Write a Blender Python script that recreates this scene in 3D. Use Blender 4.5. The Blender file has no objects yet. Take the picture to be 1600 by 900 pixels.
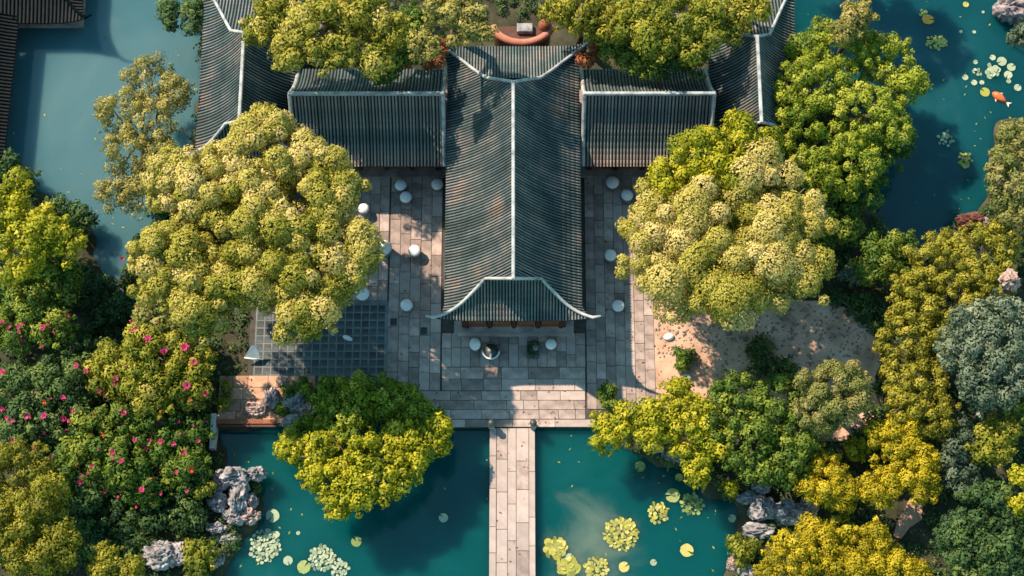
import bpy, bmesh, math, random
import numpy as np
from mathutils import Vector, noise
SC = bpy.context.scene
COL = SC.collection
random.seed(7); RNG = np.random.default_rng(7)
R_ = math.radians

# ------------------------------------------------------------------ camera
H, TILT = 100.0, R_(18.0)
cam_d = bpy.data.cameras.new("camera"); cam = bpy.data.objects.new("camera", cam_d); COL.objects.link(cam)
cam.location = (0, -H*math.tan(TILT), H); cam.rotation_euler = (TILT, 0, 0)
FPX = H/math.cos(TILT)/0.04
cam_d.sensor_width = 36; cam_d.lens = 36*FPX/1600; cam_d.clip_end = 3000; cam_d.clip_start = 1
SC.camera = cam
CP = Vector(cam.location); CR = cam.rotation_euler.to_matrix()
def P(px, py, z=0.0):
    """world point at height z that stands at photograph pixel px, py"""
    d = CR @ Vector(((px-800)/FPX, (450-py)/FPX, -1.0))
    t = (z-CP.z)/d.z
    return CP + d*t

# ------------------------------------------------------------------ world, sun, exposure
SUN_EL, SUN_AZ = R_(46), R_(-49)          # azimuth from +Y towards +X
w = bpy.data.worlds.new("World"); SC.world = w; w.use_nodes = True
nt = w.node_tree; bg = nt.nodes["Background"]
sky = nt.nodes.new("ShaderNodeTexSky"); sky.sky_type = 'NISHITA'; sky.sun_disc = False
sky.sun_elevation = SUN_EL; sky.sun_rotation = SUN_AZ
sky.air_density = 1.3; sky.dust_density = 0.4; sky.ozone_density = 2.0
tn = nt.nodes.new("ShaderNodeMix"); tn.data_type = 'RGBA'; tn.blend_type = 'MULTIPLY'; tn.inputs[0].default_value = 1
tn.inputs[7].default_value = (0.72, 1.06, 0.91, 1)      # teal cast of the photograph's open shade
nt.links.new(sky.outputs[0], tn.inputs[6]); nt.links.new(tn.outputs[2], bg.inputs[0]); bg.inputs[1].default_value = 0.13
sl = bpy.data.lights.new("sun", 'SUN'); so = bpy.data.objects.new("sun", sl); COL.objects.link(so)
sl.energy = 5.0; sl.angle = R_(0.7); sl.color = (1.0, 0.79, 0.60)
sdir = Vector((math.sin(SUN_AZ)*math.cos(SUN_EL), math.cos(SUN_AZ)*math.cos(SUN_EL), math.sin(SUN_EL)))
so.rotation_euler = (-sdir).to_track_quat('-Z', 'Y').to_euler(); so.location = sdir*80
SC.view_settings.view_transform = 'Standard'; SC.view_settings.look = 'None'
SC.view_settings.exposure = 0.88; SC.view_settings.gamma = 1

# ------------------------------------------------------------------ helpers
def lin(c): 
    return tuple(((v/255)/12.92 if v/255 <= 0.04045 else ((v/255+0.055)/1.055)**2.4) for v in c)
def new_mesh(name, verts, faces, mat=None, smooth=False):
    m = bpy.data.meshes.new(name); m.from_pydata([tuple(v) for v in verts], [], faces); m.update()
    if mat: m.materials.append(mat)
    if smooth: m.polygons.foreach_set('use_smooth', [True]*len(m.polygons))
    return m
def obj(name, mesh, parent=None, kind=None, loc=None):
    o = bpy.data.objects.new(name, mesh); COL.objects.link(o)
    if parent is not None: o.parent = parent
    if kind: o['kind'] = kind
    if loc is not None: o.location = loc
    return o
def tag(o, label, cat, group=None):
    o['label'] = label; o['category'] = cat
    if group: o['group'] = group
    return o
def thing(name, label, cat, loc=(0, 0, 0), group=None):
    return tag(obj(name, None, loc=loc), label, cat, group)
class MB:
    """collects verts and faces for one mesh"""
    def __init__(s): s.v = []; s.f = []
    def add(s, v, f):
        b = len(s.v); s.v += [tuple(x) for x in v]; s.f += [tuple(i+b for i in q) for q in f]; return s
    def box(s, x0, y0, z0, x1, y1, z1, ch=0.0):
        if ch <= 0:
            v = [(x0,y0,z0),(x1,y0,z0),(x1,y1,z0),(x0,y1,z0),(x0,y0,z1),(x1,y0,z1),(x1,y1,z1),(x0,y1,z1)]
            return s.add(v, [(3,2,1,0),(4,5,6,7),(0,1,5,4),(1,2,6,5),(2,3,7,6),(3,0,4,7)])
        zc = z1-ch
        v = [(x0,y0,z0),(x1,y0,z0),(x1,y1,z0),(x0,y1,z0),(x0,y0,zc),(x1,y0,zc),(x1,y1,zc),(x0,y1,zc),
             (x0+ch,y0+ch,z1),(x1-ch,y0+ch,z1),(x1-ch,y1-ch,z1),(x0+ch,y1-ch,z1)]
        return s.add(v, [(3,2,1,0),(0,1,5,4),(1,2,6,5),(2,3,7,6),(3,0,4,7),(4,5,9,8),(5,6,10,9),(6,7,11,10),(7,4,8,11),(8,9,10,11)])
    def tube(s, pts, rad, n=8, caps=True):
        pts = [Vector(p) for p in pts]; rs = rad if isinstance(rad, (list, tuple)) else [rad]*len(pts)
        b = len(s.v)
        for i, p in enumerate(pts):
            t = (pts[min(i+1, len(pts)-1)]-pts[max(i-1, 0)]).normalized()
            a = t.cross(Vector((0, 0, 1)))
            if a.length < 1e-3: a = Vector((1, 0, 0))
            a.normalize(); c = a.cross(t)
            for k in range(n):
                th = 2*math.pi*k/n; s.v.append(tuple(p+(a*math.cos(th)+c*math.sin(th))*rs[i]))
        for i in range(len(pts)-1):
            for k in range(n):
                k2 = (k+1) % n; s.f.append((b+i*n+k, b+i*n+k2, b+(i+1)*n+k2, b+(i+1)*n+k))
        if caps:
            s.f.append(tuple(b+k for k in range(n))[::-1]); e = b+(len(pts)-1)*n
            s.f.append(tuple(e+k for k in range(n)))
        return s
    def lathe(s, prof, n=16, c=(0, 0, 0), sx=1.0, sy=1.0):
        b = len(s.v)
        for r, z in prof:
            for k in range(n):
                th = 2*math.pi*k/n; s.v.append((c[0]+r*math.cos(th)*sx, c[1]+r*math.sin(th)*sy, c[2]+z))
        for i in range(len(prof)-1):
            for k in range(n):
                k2 = (k+1) % n; s.f.append((b+i*n+k, b+i*n+k2, b+(i+1)*n+k2, b+(i+1)*n+k))
        s.f.append(tuple(b+k for k in range(n))[::-1]); e = b+(len(prof)-1)*n
        s.f.append(tuple(e+k for k in range(n)))
        return s
    def build(s, name, mat, parent=None, kind=None, smooth=False, loc=None):
        return obj(name, new_mesh(name, s.v, s.f, mat, smooth), parent, kind, loc)

# ------------------------------------------------------------------ materials
def base_mat(name, rough=0.8, spec=0.3):
    m = bpy.data.materials.new(name); m.use_nodes = True
    b = m.node_tree.nodes["Principled BSDF"]; b.inputs["Roughness"].default_value = rough
    b.inputs["Specular IOR Level"].default_value = spec
    return m, m.node_tree, b
def ramp(nt, cols, pos=None):
    r = nt.nodes.new("ShaderNodeValToRGB"); e = r.color_ramp.elements
    n = len(cols); pos = pos or [i/(n-1) for i in range(n)]
    while len(e) < n: e.new(0.5)
    for i, (c, p) in enumerate(zip(cols, pos)): e[i].position = p; e[i].color = (*c, 1)
    return r
def noise_node(nt, scale, detail=4, rough=0.6, dist=0.0, coord='Object', sc=None):
    tc = nt.nodes.new("ShaderNodeTexCoord"); n = nt.nodes.new("ShaderNodeTexNoise")
    n.inputs["Scale"].default_value = scale; n.inputs["Detail"].default_value = detail
    n.inputs["Roughness"].default_value = rough; n.inputs["Distortion"].default_value = dist
    if sc:
        mp = nt.nodes.new("ShaderNodeMapping"); mp.inputs["Scale"].default_value = sc
        nt.links.new(tc.outputs[coord], mp.inputs[0]); nt.links.new(mp.outputs[0], n.inputs["Vector"])
    else: nt.links.new(tc.outputs[coord], n.inputs["Vector"])
    return n
def bump(nt, b, h, strength=0.4, dist=0.05):
    bp = nt.nodes.new("ShaderNodeBump"); bp.inputs["Strength"].default_value = strength
    bp.inputs["Distance"].default_value = dist
    nt.links.new(h, bp.inputs["Height"]); nt.links.new(bp.outputs[0], b.inputs["Normal"])
def mixc(nt, a, c, fac, mode='MIX'):
    mx = nt.nodes.new("ShaderNodeMix"); mx.data_type = 'RGBA'; mx.blend_type = mode
    for s, v in ((0, fac), (6, a), (7, c)):
        if isinstance(v, bpy.types.NodeSocket): nt.links.new(v, mx.inputs[s])
        else: mx.inputs[s].default_value = v if s == 0 else (*v, 1)
    return mx.outputs[2]
def noisy(name, cols, scale=3, rough=0.8, bstr=0.3, bscale=20, spec=0.3, perobj=0.0, coord='Object', sc=None, pos=None, detail=5):
    m, nt, b = base_mat(name, rough, spec)
    n = noise_node(nt, scale, detail, coord=coord, sc=sc); r = ramp(nt, cols, pos or [0.3+0.4*i/(len(cols)-1) for i in range(len(cols))])
    nt.links.new(n.outputs[0], r.inputs[0]); out = r.outputs[0]
    if perobj:
        oi = nt.nodes.new("ShaderNodeObjectInfo"); mr = nt.nodes.new("ShaderNodeMapRange")
        mr.inputs[3].default_value = 1-perobj; mr.inputs[4].default_value = 1+perobj
        nt.links.new(oi.outputs["Random"], mr.inputs[0])
        hv = nt.nodes.new("ShaderNodeHueSaturation"); nt.links.new(mr.outputs[0], hv.inputs["Value"])
        nt.links.new(out, hv.inputs["Color"]); out = hv.outputs[0]
    nt.links.new(out, b.inputs["Base Color"])
    if bstr:
        n2 = noise_node(nt, bscale, 4, coord=coord); bump(nt, b, n2.outputs[0], bstr, 0.04)
    return m
M = {}
TC_ = [(.035,.062,.066),(.085,.122,.125),(.16,.168,.162),(.27,.205,.165)]  # warm last tone stands in for sunlit roof patches, put into the tile colour
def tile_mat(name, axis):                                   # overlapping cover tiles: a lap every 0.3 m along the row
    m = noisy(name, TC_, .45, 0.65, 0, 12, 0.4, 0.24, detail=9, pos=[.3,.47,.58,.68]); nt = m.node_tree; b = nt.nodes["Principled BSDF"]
    tc = nt.nodes.new("ShaderNodeTexCoord"); sx = nt.nodes.new("ShaderNodeSeparateXYZ"); nt.links.new(tc.outputs["Object"], sx.inputs[0])
    mu = nt.nodes.new("ShaderNodeMath"); mu.operation = 'MULTIPLY'; mu.inputs[1].default_value = 1/.3; nt.links.new(sx.outputs[axis], mu.inputs[0])
    fr = nt.nodes.new("ShaderNodeMath"); fr.operation = 'PINGPONG'; fr.inputs[1].default_value = .5; nt.links.new(mu.outputs[0], fr.inputs[0])
    pw_ = nt.nodes.new("ShaderNodeMath"); pw_.operation = 'POWER'; pw_.inputs[1].default_value = .4; nt.links.new(fr.outputs[0], pw_.inputs[0])
    n_ = noise_node(nt, 9, 3); ad = nt.nodes.new("ShaderNodeMath"); ad.operation = 'MULTIPLY_ADD'; ad.inputs[1].default_value = .5
    nt.links.new(n_.outputs[0], ad.inputs[0]); nt.links.new(pw_.outputs[0], ad.inputs[2]); bump(nt, b, ad.outputs[0], .8, .06)
    return m
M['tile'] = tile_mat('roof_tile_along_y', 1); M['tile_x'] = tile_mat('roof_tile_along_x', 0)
M['blacktile'] = noisy('black_tile', [(.0015,.004,.005),(.004,.008,.010)], 2, 1.0, 0.3, 12, spec=0.0)  # near-black tone puts the dark silhouette of the pond eaves into the colour
M['deck'] = noisy('roof_pan_tile', [(.006,.008,.009),(.016,.017,.018)], 4, 0.85, 0.3, 15)
M['ridge'] = noisy('ridge_mortar', [(.13,.15,.15),(.34,.36,.36),(.48,.48,.46)], 1.6, 0.7, 0.2, 15)
M['wood'] = noisy('dark_red_timber', [(.05,.018,.012),(.11,.04,.022)], 3, 0.55, 0.2, 20, sc=(1, 1, 6))
M['wood_lit'] = noisy('orange_brown_timber', [(.16,.05,.022),(.30,.10,.045)], 3, 0.6, 0.2, 20)
M['stone'] = noisy('plaza_stone', [(.19,.15,.135),(.30,.24,.215),(.42,.34,.30)], 1.3, 0.85, 0.35, 14, perobj=0.30, coord='Object')
M['stone_pale'] = noisy('pale_plaza_stone', [(.32,.26,.235),(.43,.355,.32)], 1.6, 0.85, 0.3, 14, perobj=0.15)
M['joint'] = noisy('dark_joint', [(.045,.042,.038),(.08,.075,.065)], 3, 0.95, 0.3, 20)
M['gtile'] = noisy('dark_court_tile', [(.02,.032,.036),(.045,.062,.066),(.09,.105,.105)], 0.9, 0.6, 0.2, 15, perobj=0.35)  # tile tone darkened to stand in for the left tree's shade
M['gjoint'] = noisy('pale_court_joint', [(.10,.115,.115),(.20,.215,.21)], 2, 0.9, 0.2, 15)  # joint tone lowered too, same tree shade put into the colour
M['sand'] = noisy('packed_peach_earth', [(.26,.16,.105),(.48,.31,.215),(.60,.42,.31)], 0.55, 0.95, 0.5, 9, detail=8)
M['brick'] = noisy('terracotta_slab', [(.34,.19,.12),(.50,.31,.21)], 2, 0.9, 0.4, 10, perobj=0.22)
M['soil'] = noisy('garden_soil', [(.018,.022,.013),(.045,.045,.025),(.08,.068,.042)], 0.8, 0.98, 0.7, 5, detail=8)
M['rock'] = noisy('pitted_limestone', [(.07,.068,.07),(.27,.26,.265),(.46,.44,.44)], 1.6, 0.9, 0.9, 6, pos=[.33,.5,.66], detail=7)
M['rock_warm'] = noisy('warm_limestone', [(.10,.07,.06),(.38,.27,.23),(.52,.40,.34)], 1.6, 0.9, 0.9, 6, pos=[.33,.5,.66], detail=7)
M['rock_red'] = noisy('dark_red_rock', [(.04,.015,.012),(.12,.045,.035),(.2,.08,.06)], 1.6, 0.9, 0.9, 6, pos=[.33,.5,.66], detail=7)
M['rock_purple'] = noisy('mauve_limestone', [(.06,.05,.055),(.24,.20,.21),(.42,.38,.38)], 1.6, 0.9, 0.9, 6, pos=[.33,.5,.66], detail=7)
M['drum'] = noisy('pale_drum_top', [(.62,.62,.62),(.80,.79,.78)], 3, 0.6, 0.15, 20)
M['drumside'] = noisy('grey_drum_side', [(.10,.105,.105),(.20,.20,.195)], 3, 0.75, 0.3, 14)
M['lampshade'] = noisy('pale_blue_metal', [(.25,.34,.38),(.36,.45,.48)], 2, .5, .1, 12)
M['bronze'] = noisy('dark_bronze', [(.025,.035,.035),(.07,.085,.08)], 4, 0.45, 0.2, 15, 0.5)
M['white'] = noisy('white_paint', [(.62,.62,.62),(.78,.77,.75)], 3, 0.5, 0.05, 20)
M['bark'] = noisy('grey_bark', [(.05,.04,.03),(.16,.13,.10),(.27,.23,.19)], 3, 0.95, 0.8, 10, sc=(1, 1, .3))
M['bamboo'] = noisy('bleached_pole', [(.30,.28,.24),(.45,.42,.36)], 3, 0.8, 0.2, 15)
M['koi'] = noisy('koi_skin', [(.75,.66,.58),(.62,.13,.045),(.66,.16,.05)], 1.3, 0.35, 0, pos=[.28,.34,.7])
M['koitail'] = noisy('koi_fin', [(.55,.42,.36),(.70,.55,.48)], 2, 0.4, 0)
M['wallw'] = noisy('limewashed_wall', [(.50,.49,.47),(.66,.65,.62)], 1, 0.9, 0.2, 8)
M['terra'] = noisy('terracotta_rim', [(.34,.12,.08),(.46,.19,.13)], 2, 0.8, 0.3, 12)
M['orange'] = noisy('orange_leaf', [(.50,.20,.03),(.62,.30,.05)], 3, 0.6, 0.1, 15)

def water_mat(name, deep, mid, pale, scale, lo, hi, sss=2.2, silt=None):
    m, nt, b = base_mat(name, 0.07, 0.5); b.inputs["IOR"].default_value = 1.33
    n = noise_node(nt, scale, 4, 0.55, 0.8); r = ramp(nt, [deep, mid, pale], [lo, (lo+hi)/2, hi])
    nt.links.new(n.outputs[0], r.inputs[0]); out = r.outputs[0]
    if silt:                                                # cloud of silt stirred up round one spot of the pond
        c, rad, col = silt; tc = nt.nodes.new("ShaderNodeTexCoord"); vd = nt.nodes.new("ShaderNodeVectorMath"); vd.operation = 'DISTANCE'
        vd.inputs[1].default_value = (c.x, c.y, -.42); nt.links.new(tc.outputs["Object"], vd.inputs[0])
        n3 = noise_node(nt, .22, 5, .6, 1.2); ma = nt.nodes.new("ShaderNodeMath"); ma.operation = 'MULTIPLY_ADD'; ma.inputs[1].default_value = rad*2.2
        nt.links.new(n3.outputs[0], ma.inputs[0]); nt.links.new(vd.outputs["Value"], ma.inputs[2])
        mr = nt.nodes.new("ShaderNodeMapRange"); mr.interpolation_type = 'SMOOTHSTEP'
        mr.inputs[1].default_value = rad*1.0; mr.inputs[2].default_value = rad*2.1; mr.inputs[3].default_value = .85; mr.inputs[4].default_value = 0
        nt.links.new(ma.outputs[0], mr.inputs[0]); out = mixc(nt, out, col, mr.outputs[0])
    nt.links.new(out, b.inputs["Base Color"])
    n2 = noise_node(nt, 1.6, 5, 0.6, sc=(1, 2.2, 1)); bump(nt, b, n2.outputs[0], 0.10, 0.06)
    b.subsurface_method = 'BURLEY'; b.inputs["Subsurface Weight"].default_value = 1.0
    b.inputs["Subsurface Radius"].default_value = (.8, 1.0, 1.0); b.inputs["Subsurface Scale"].default_value = sss
    return m
M['w_nw'] = water_mat('pond_water_blue', (.03,.09,.112), (.045,.115,.135), (.085,.155,.17), 0.07, .35, .75, 1.0)
M['w_ne'] = water_mat('pond_water_teal', (.002,.042,.052), (.004,.055,.066), (.025,.08,.095), 0.09, .35, .75, 1.0)
M['w_s'] = water_mat('pond_water_green', (.001,.055,.058), (.003,.068,.070), (.03,.095,.09), 0.10, .42, .78, 2.2, (P(925, 850, -.42), 3.6, (.10,.15,.12)))

def leaf_mat(name, cols, pos=None, trans=0.28):
    m = bpy.data.materials.new(name); m.use_nodes = True; nt = m.node_tree
    b = nt.nodes["Principled BSDF"]; b.inputs["Roughness"].default_value = 0.62; b.inputs["Specular IOR Level"].default_value = 0.22
    at = nt.nodes.new("ShaderNodeAttribute"); at.attribute_name = 'tint'
    r = ramp(nt, cols, pos); nt.links.new(at.outputs["Fac"], r.inputs[0])
    nt.links.new(r.outputs[0], b.inputs["Base Color"])
    tr = nt.nodes.new("ShaderNodeBsdfTranslucent"); nt.links.new(r.outputs[0], tr.inputs[0])
    mx = nt.nodes.new("ShaderNodeMixShader"); mx.inputs[0].default_value = trans
    nt.links.new(b.outputs[0], mx.inputs[1]); nt.links.new(tr.outputs[0], mx.inputs[2])
    nt.links.new(mx.outputs[0], nt.nodes["Material Output"].inputs[0])
    return m
L = {}
L['cream'] = leaf_mat('leaf_cream_tipped', [(.08,.12,.010),(.23,.24,.022),(.44,.39,.065),(.64,.53,.22)], [0,.35,.68,1], trans=0.33)
L['creamgreen'] = leaf_mat('leaf_yellow_green', [(.06,.10,.012),(.17,.20,.018),(.33,.32,.032),(.50,.43,.09)], [0,.35,.68,1], trans=0.33)
L['green'] = leaf_mat('leaf_mid_green', [(.035,.08,.016),(.075,.145,.020),(.17,.235,.028),(.32,.35,.05)], [0,.35,.68,1], trans=0.3)
L['dark'] = leaf_mat('leaf_dark_green', [(.02,.055,.024),(.045,.095,.032),(.085,.15,.04),(.18,.24,.06)], [0,.35,.68,1], trans=0.3)
L['lime'] = leaf_mat('leaf_lime', [(.06,.115,.012),(.17,.24,.02),(.34,.39,.032),(.52,.52,.10)], [0,.35,.68,1], trans=.33)
L['gold'] = leaf_mat('leaf_golden', [(.12,.13,.008),(.30,.255,.010),(.50,.40,.014),(.64,.52,.05)], [0,.35,.68,1], trans=0.3)
L['yellow'] = leaf_mat('leaf_bright_yellow_green', [(.08,.125,.008),(.24,.265,.012),(.45,.42,.016),(.62,.54,.08)], [0,.35,.68,1], trans=0.3)
L['olive'] = leaf_mat('leaf_olive', [(.08,.095,.010),(.20,.20,.018),(.35,.32,.032),(.50,.43,.08)], [0,.35,.68,1], trans=0.3)
L['silver'] = leaf_mat('leaf_silver_blue', [(.05,.085,.05),(.11,.155,.095),(.20,.25,.16),(.34,.38,.24)], [0,.35,.7,1])
L['sparse'] = leaf_mat('leaf_pale_ochre', [(0.102,0.109,0.032),(0.232,0.217,0.058),(0.362,0.319,0.072),(0.493,0.406,0.160)], [0,.35,.7,1])
L['clip'] = leaf_mat('leaf_clipped_brownish', [(.07,.10,.025),(.17,.20,.045),(.30,.27,.09),(.46,.36,.18)], [0,.35,.75,1])
L['rust'] = leaf_mat('leaf_rust', [(0.145,0.043,0.022),(0.319,0.109,0.043),(0.493,0.203,0.087)])
L['petal'] = leaf_mat('petal_magenta', [(.36,.02,.08),(.50,.04,.16),(.58,.11,.26)], trans=.2)
L['petalo'] = leaf_mat('petal_orange', [(.50,.06,.03),(.62,.13,.05)], trans=.2)
L['pad'] = leaf_mat('lily_leaf_green', [(.10,.17,.05),(.20,.28,.09),(.33,.36,.14)], trans=.1)
L['padpale'] = leaf_mat('lily_leaf_pale', [(.19,.26,.16),(.30,.38,.25),(.42,.46,.33)], trans=.1)
L['padyel'] = leaf_mat('lily_leaf_yellow', [(.24,.26,.04),(.38,.37,.08),(.50,.44,.16)], trans=.1)

# ------------------------------------------------------------------ ground, ponds
ponds = {
 'nw': [(-90,-90),(312,-90),(313,120),(308,200),(288,270),(262,340),(225,385),(205,425),(180,440),(150,425),(138,365),(100,335),(45,285),(-90,270)],
 'ne': [(1232,-90),(1700,-90),(1700,185),(1562,190),(1548,300),(1535,335),(1490,350),(1440,392),(1400,385),(1370,340),(1300,300),(1250,200),(1232,60)],
 's': [(344,672),(430,660),(560,640),(760,645),(940,640),(955,690),(1010,712),(1062,728),(1100,765),(1150,790),(1152,850),(1135,900),(1160,990),(330,990),(352,880),(405,800),(400,740),(345,745)],
}
pw = {k: np.array([[*P(x, y, -0.2).xy] for x, y in v]) for k, v in ponds.items()}
def sdist(px, py, poly):
    n = len(poly); d2 = np.full(px.shape, 1e9); ins = np.zeros(px.shape, bool)
    for i in range(n):
        a, b = poly[i], poly[(i+1) % n]; e = b-a
        t = np.clip(((px-a[0])*e[0]+(py-a[1])*e[1])/(e@e), 0, 1)
        d2 = np.minimum(d2, (px-a[0]-t*e[0])**2+(py-a[1]-t*e[1])**2)
        if a[1] != b[1]:
            c = ((a[1] > py) != (b[1] > py)) & (px < (b[0]-a[0])*(py-a[1])/(b[1]-a[1])+a[0]); ins ^= c
    return np.where(ins, np.sqrt(d2), -np.sqrt(d2))
xs = np.arange(-44, 44.1, 0.36); ys = np.arange(-25, 33.1, 0.36)
GX, GY = np.meshgrid(xs, ys)
sd = np.max([sdist(GX, GY, p) for p in pw.values()], axis=0)
wob = 0.30*np.sin(GX*1.7+np.sin(GY*1.3))*np.sin(GY*1.9+1.3*np.sin(GX*.9))
GZ = -1.0*np.clip((sd+wob+0.25)/1.0, 0, 1) + 0.06*np.sin(GX*.8)*np.sin(GY*.7)*(sd < 0)-0.05
nx, ny = len(xs), len(ys)
gv = np.stack([GX, GY, GZ], -1).reshape(-1, 3).tolist()
gf = [(j*nx+i, j*nx+i+1, (j+1)*nx+i+1, (j+1)*nx+i) for j in range(ny-1) for i in range(nx-1)]
bse = len(gv); E_ = 1500
ring = [(xs[0],ys[0]),(xs[-1],ys[0]),(xs[-1],ys[-1]),(xs[0],ys[-1])]
gv += [(x, y, -0.05) for x, y in ring]+[(-E_,-E_,-.05),(E_,-E_,-.05),(E_,E_,-.05),(-E_,E_,-.05)]
gf += [(bse+i, bse+4+i, bse+4+(i+1) % 4, bse+(i+1) % 4)[::-1] for i in range(4)]
obj('ground', new_mesh('ground', gv, gf, M['soil'], True), kind='structure')
for k, mt in (('nw', 'w_nw'), ('ne', 'w_ne'), ('s', 'w_s')):
    a = pw[k]; x0, y0 = a.min(0)-1; x1, y1 = a.max(0)+1
    x0 = max(x0, -43.5); x1 = min(x1, 43.5); y1 = min(y1, 32.5); y0 = max(y0, -24.5)
    obj('pond', new_mesh('pond', [(x0,y0,-.42),(x1,y0,-.42),(x1,y1,-.42),(x0,y1,-.42)], [(0,1,2,3)], M[mt]), kind='structure')

# ------------------------------------------------------------------ paving
def rect(x0, y0, x1, y1, z=0):
    a = P((x0+x1)/2, y0, z); b = P((x0+x1)/2, y1, z); c = (y0+y1)/2
    return P(x0, c, z).x, b.y, P(x1, c, z).x, a.y       # xmin ymin xmax ymax
plaza = obj('plaza', None, kind='structure'); 
pb = MB()
for r in ((395,250,1022,612),(632,612.5,1010,667)):
    x0, y0, x1, y1 = rect(*r); pb.box(x0, y0, -1.1, x1, y1, 0.05)
pb.build('paving_bed', M['joint'], plaza)
def slab(parent, x0, y0, x1, y1, zt, mat, name='paving_slab', g=0.012, zb=None):
    dz = random.uniform(-.008, .008)
    cx, cy = (x0+x1)/2, (y0+y1)/2
    m = MB().box(x0+g-cx, y0+g-cy, (zb if zb is not None else zt-.09)-zt, x1-g-cx, y1-g-cy, dz, 0.012)
    o = m.build(name, mat, parent, loc=(cx, cy, zt)); o.rotation_euler = (random.uniform(-.004,.004), random.uniform(-.004,.004), random.uniform(-.003,.003))
    return o
def strips(parent, r, n, vert, lmin, lmax, zt, pale=0.2, name='paving_slab'):
    x0, y0, x1, y1 = rect(*r)
    for i in range(n):
        if vert:
            a, b = x0+(x1-x0)*i/n, x0+(x1-x0)*(i+1)/n; lo, hi = y0, y1
        else:
            a, b = y0+(y1-y0)*i/n, y0+(y1-y0)*(i+1)/n; lo, hi = x0, x1
        p = lo
        while p < hi-1e-3:
            l = random.uniform(lmin, lmax)
            q = min(p+l, hi)
            if hi-q < lmin*.5: q = hi
            m = M['stone_pale'] if random.random() < pale else M['stone']
            if vert: slab(parent, a, p, b, q, zt, m, name)
            else: slab(parent, p, a, q, b, zt, m, name)
            p = q
strips(plaza, (548,262,608,470), 4, True, .9, 1.9, .11, .12)
strips(plaza, (608.4,262,690,611), 5, True, .9, 1.9, .11, .2)
strips(plaza, (915,262,1020,640), 7, True, .9, 1.9, .11, .15)
strips(plaza, (690.4,521,914.6,574), 15, True, .8, 1.7, .11, .15)
strips(plaza, (652,611.5,914.6,655.5), 3, False, .9, 2.2, .11, .4)
strips(plaza, (690.4,574.4,914.6,611), 2, False, .9, 2.2, .11, .3)
strips(plaza, (655,656,928,668), 1, False, 1.8, 3.4, .14, .8, 'edge_slab')
# grid tile court under the left tree
court = obj('tiled_court', None, kind='structure')
x0, y0, x1, y1 = rect(398, 470, 607.5, 611.5)
MB().box(x0, y0, -.4, x1, y1, 0.085).build('joint_bed', M['gjoint'], court)
s_ = 0.5; nxx = int((x1-x0)/s_); nyy = int((y1-y0)/s_)
for i in range(nxx):
    for j in range(nyy):
        cx, cy = x0+.05+(i+.5)*s_, y0+.03+(j+.5)*s_
        if j < 1 and i < 4: continue
        slab(court, cx-s_/2, cy-s_/2, cx+s_/2, cy+s_/2, .105, M['gtile'], 'court_tile', g=0.045)
# packed earth court at the right
sandb = MB(); sp = [(1019.5,470)]+[(x+random.uniform(-5,5), y+random.uniform(-4,4)) for x, y in [(1075,455),(1110,458),(1150,461),(1200,463),(1250,468),(1290,470),(1330,482),(1360,492),(1372,510),(1368,530),(1378,560),(1366,590),(1376,620),(1366,650),(1340,690),(1250,690),(1100,640)]]+[(1019.5,640)]; _old = [(1019.5,470),(1075,455),(1200,462),(1290,468),(1372,490),(1378,560),(1372,640),(1340,690),(1250,690),(1100,640),(1019.5,640)]
sv = [P(x, y, .07) for x, y in sp]; n = len(sv)
sv_court = sv; sandb.add([(v.x, v.y, .07) for v in sv]+[(v.x, v.y, -.5) for v in sv], [tuple(range(n))[::-1]]+[(i, (i+1) % n, n+(i+1) % n, n+i) for i in range(n)])
sandb.build('earth_court', M['sand'], kind='structure')
# terracotta terrace at the left with low wall
terr = obj('terracotta_terrace', None, kind='structure')
x0, y0, x1, y1 = rect(342, 588, 492, 662)
MB().box(x0, y0, -1.0, x1, y1, .03).build('terrace_bed', M['joint'], terr)
nyr = 4
for j in range(nyr):
    a, b = y0+(y1-y0)*j/nyr, y0+(y1-y0)*(j+1)/nyr; p = x0
    while p < x1-.05:
        q = min(p+random.uniform(.8, 1.6), x1)
        slab(terr, p, a, q, b, .18, M['brick'], 'terrace_slab'); p = q
# patch of reddish earth in the lower right shrubs
pv = [P(x, y, .06) for x, y in ((1425,770),(1442,790),(1440,812),(1422,824),(1408,842),(1396,838),(1402,815),(1412,800))]; n = len(pv)
MB().add([(v.x, v.y, .06) for v in pv]+[(v.x, v.y, -.3) for v in pv], [tuple(range(n))[::-1]]+[(i, (i+1) % n, n+(i+1) % n, n+i) for i in range(n)]).build('red_earth_path', M['brick'], kind='structure')

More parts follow.
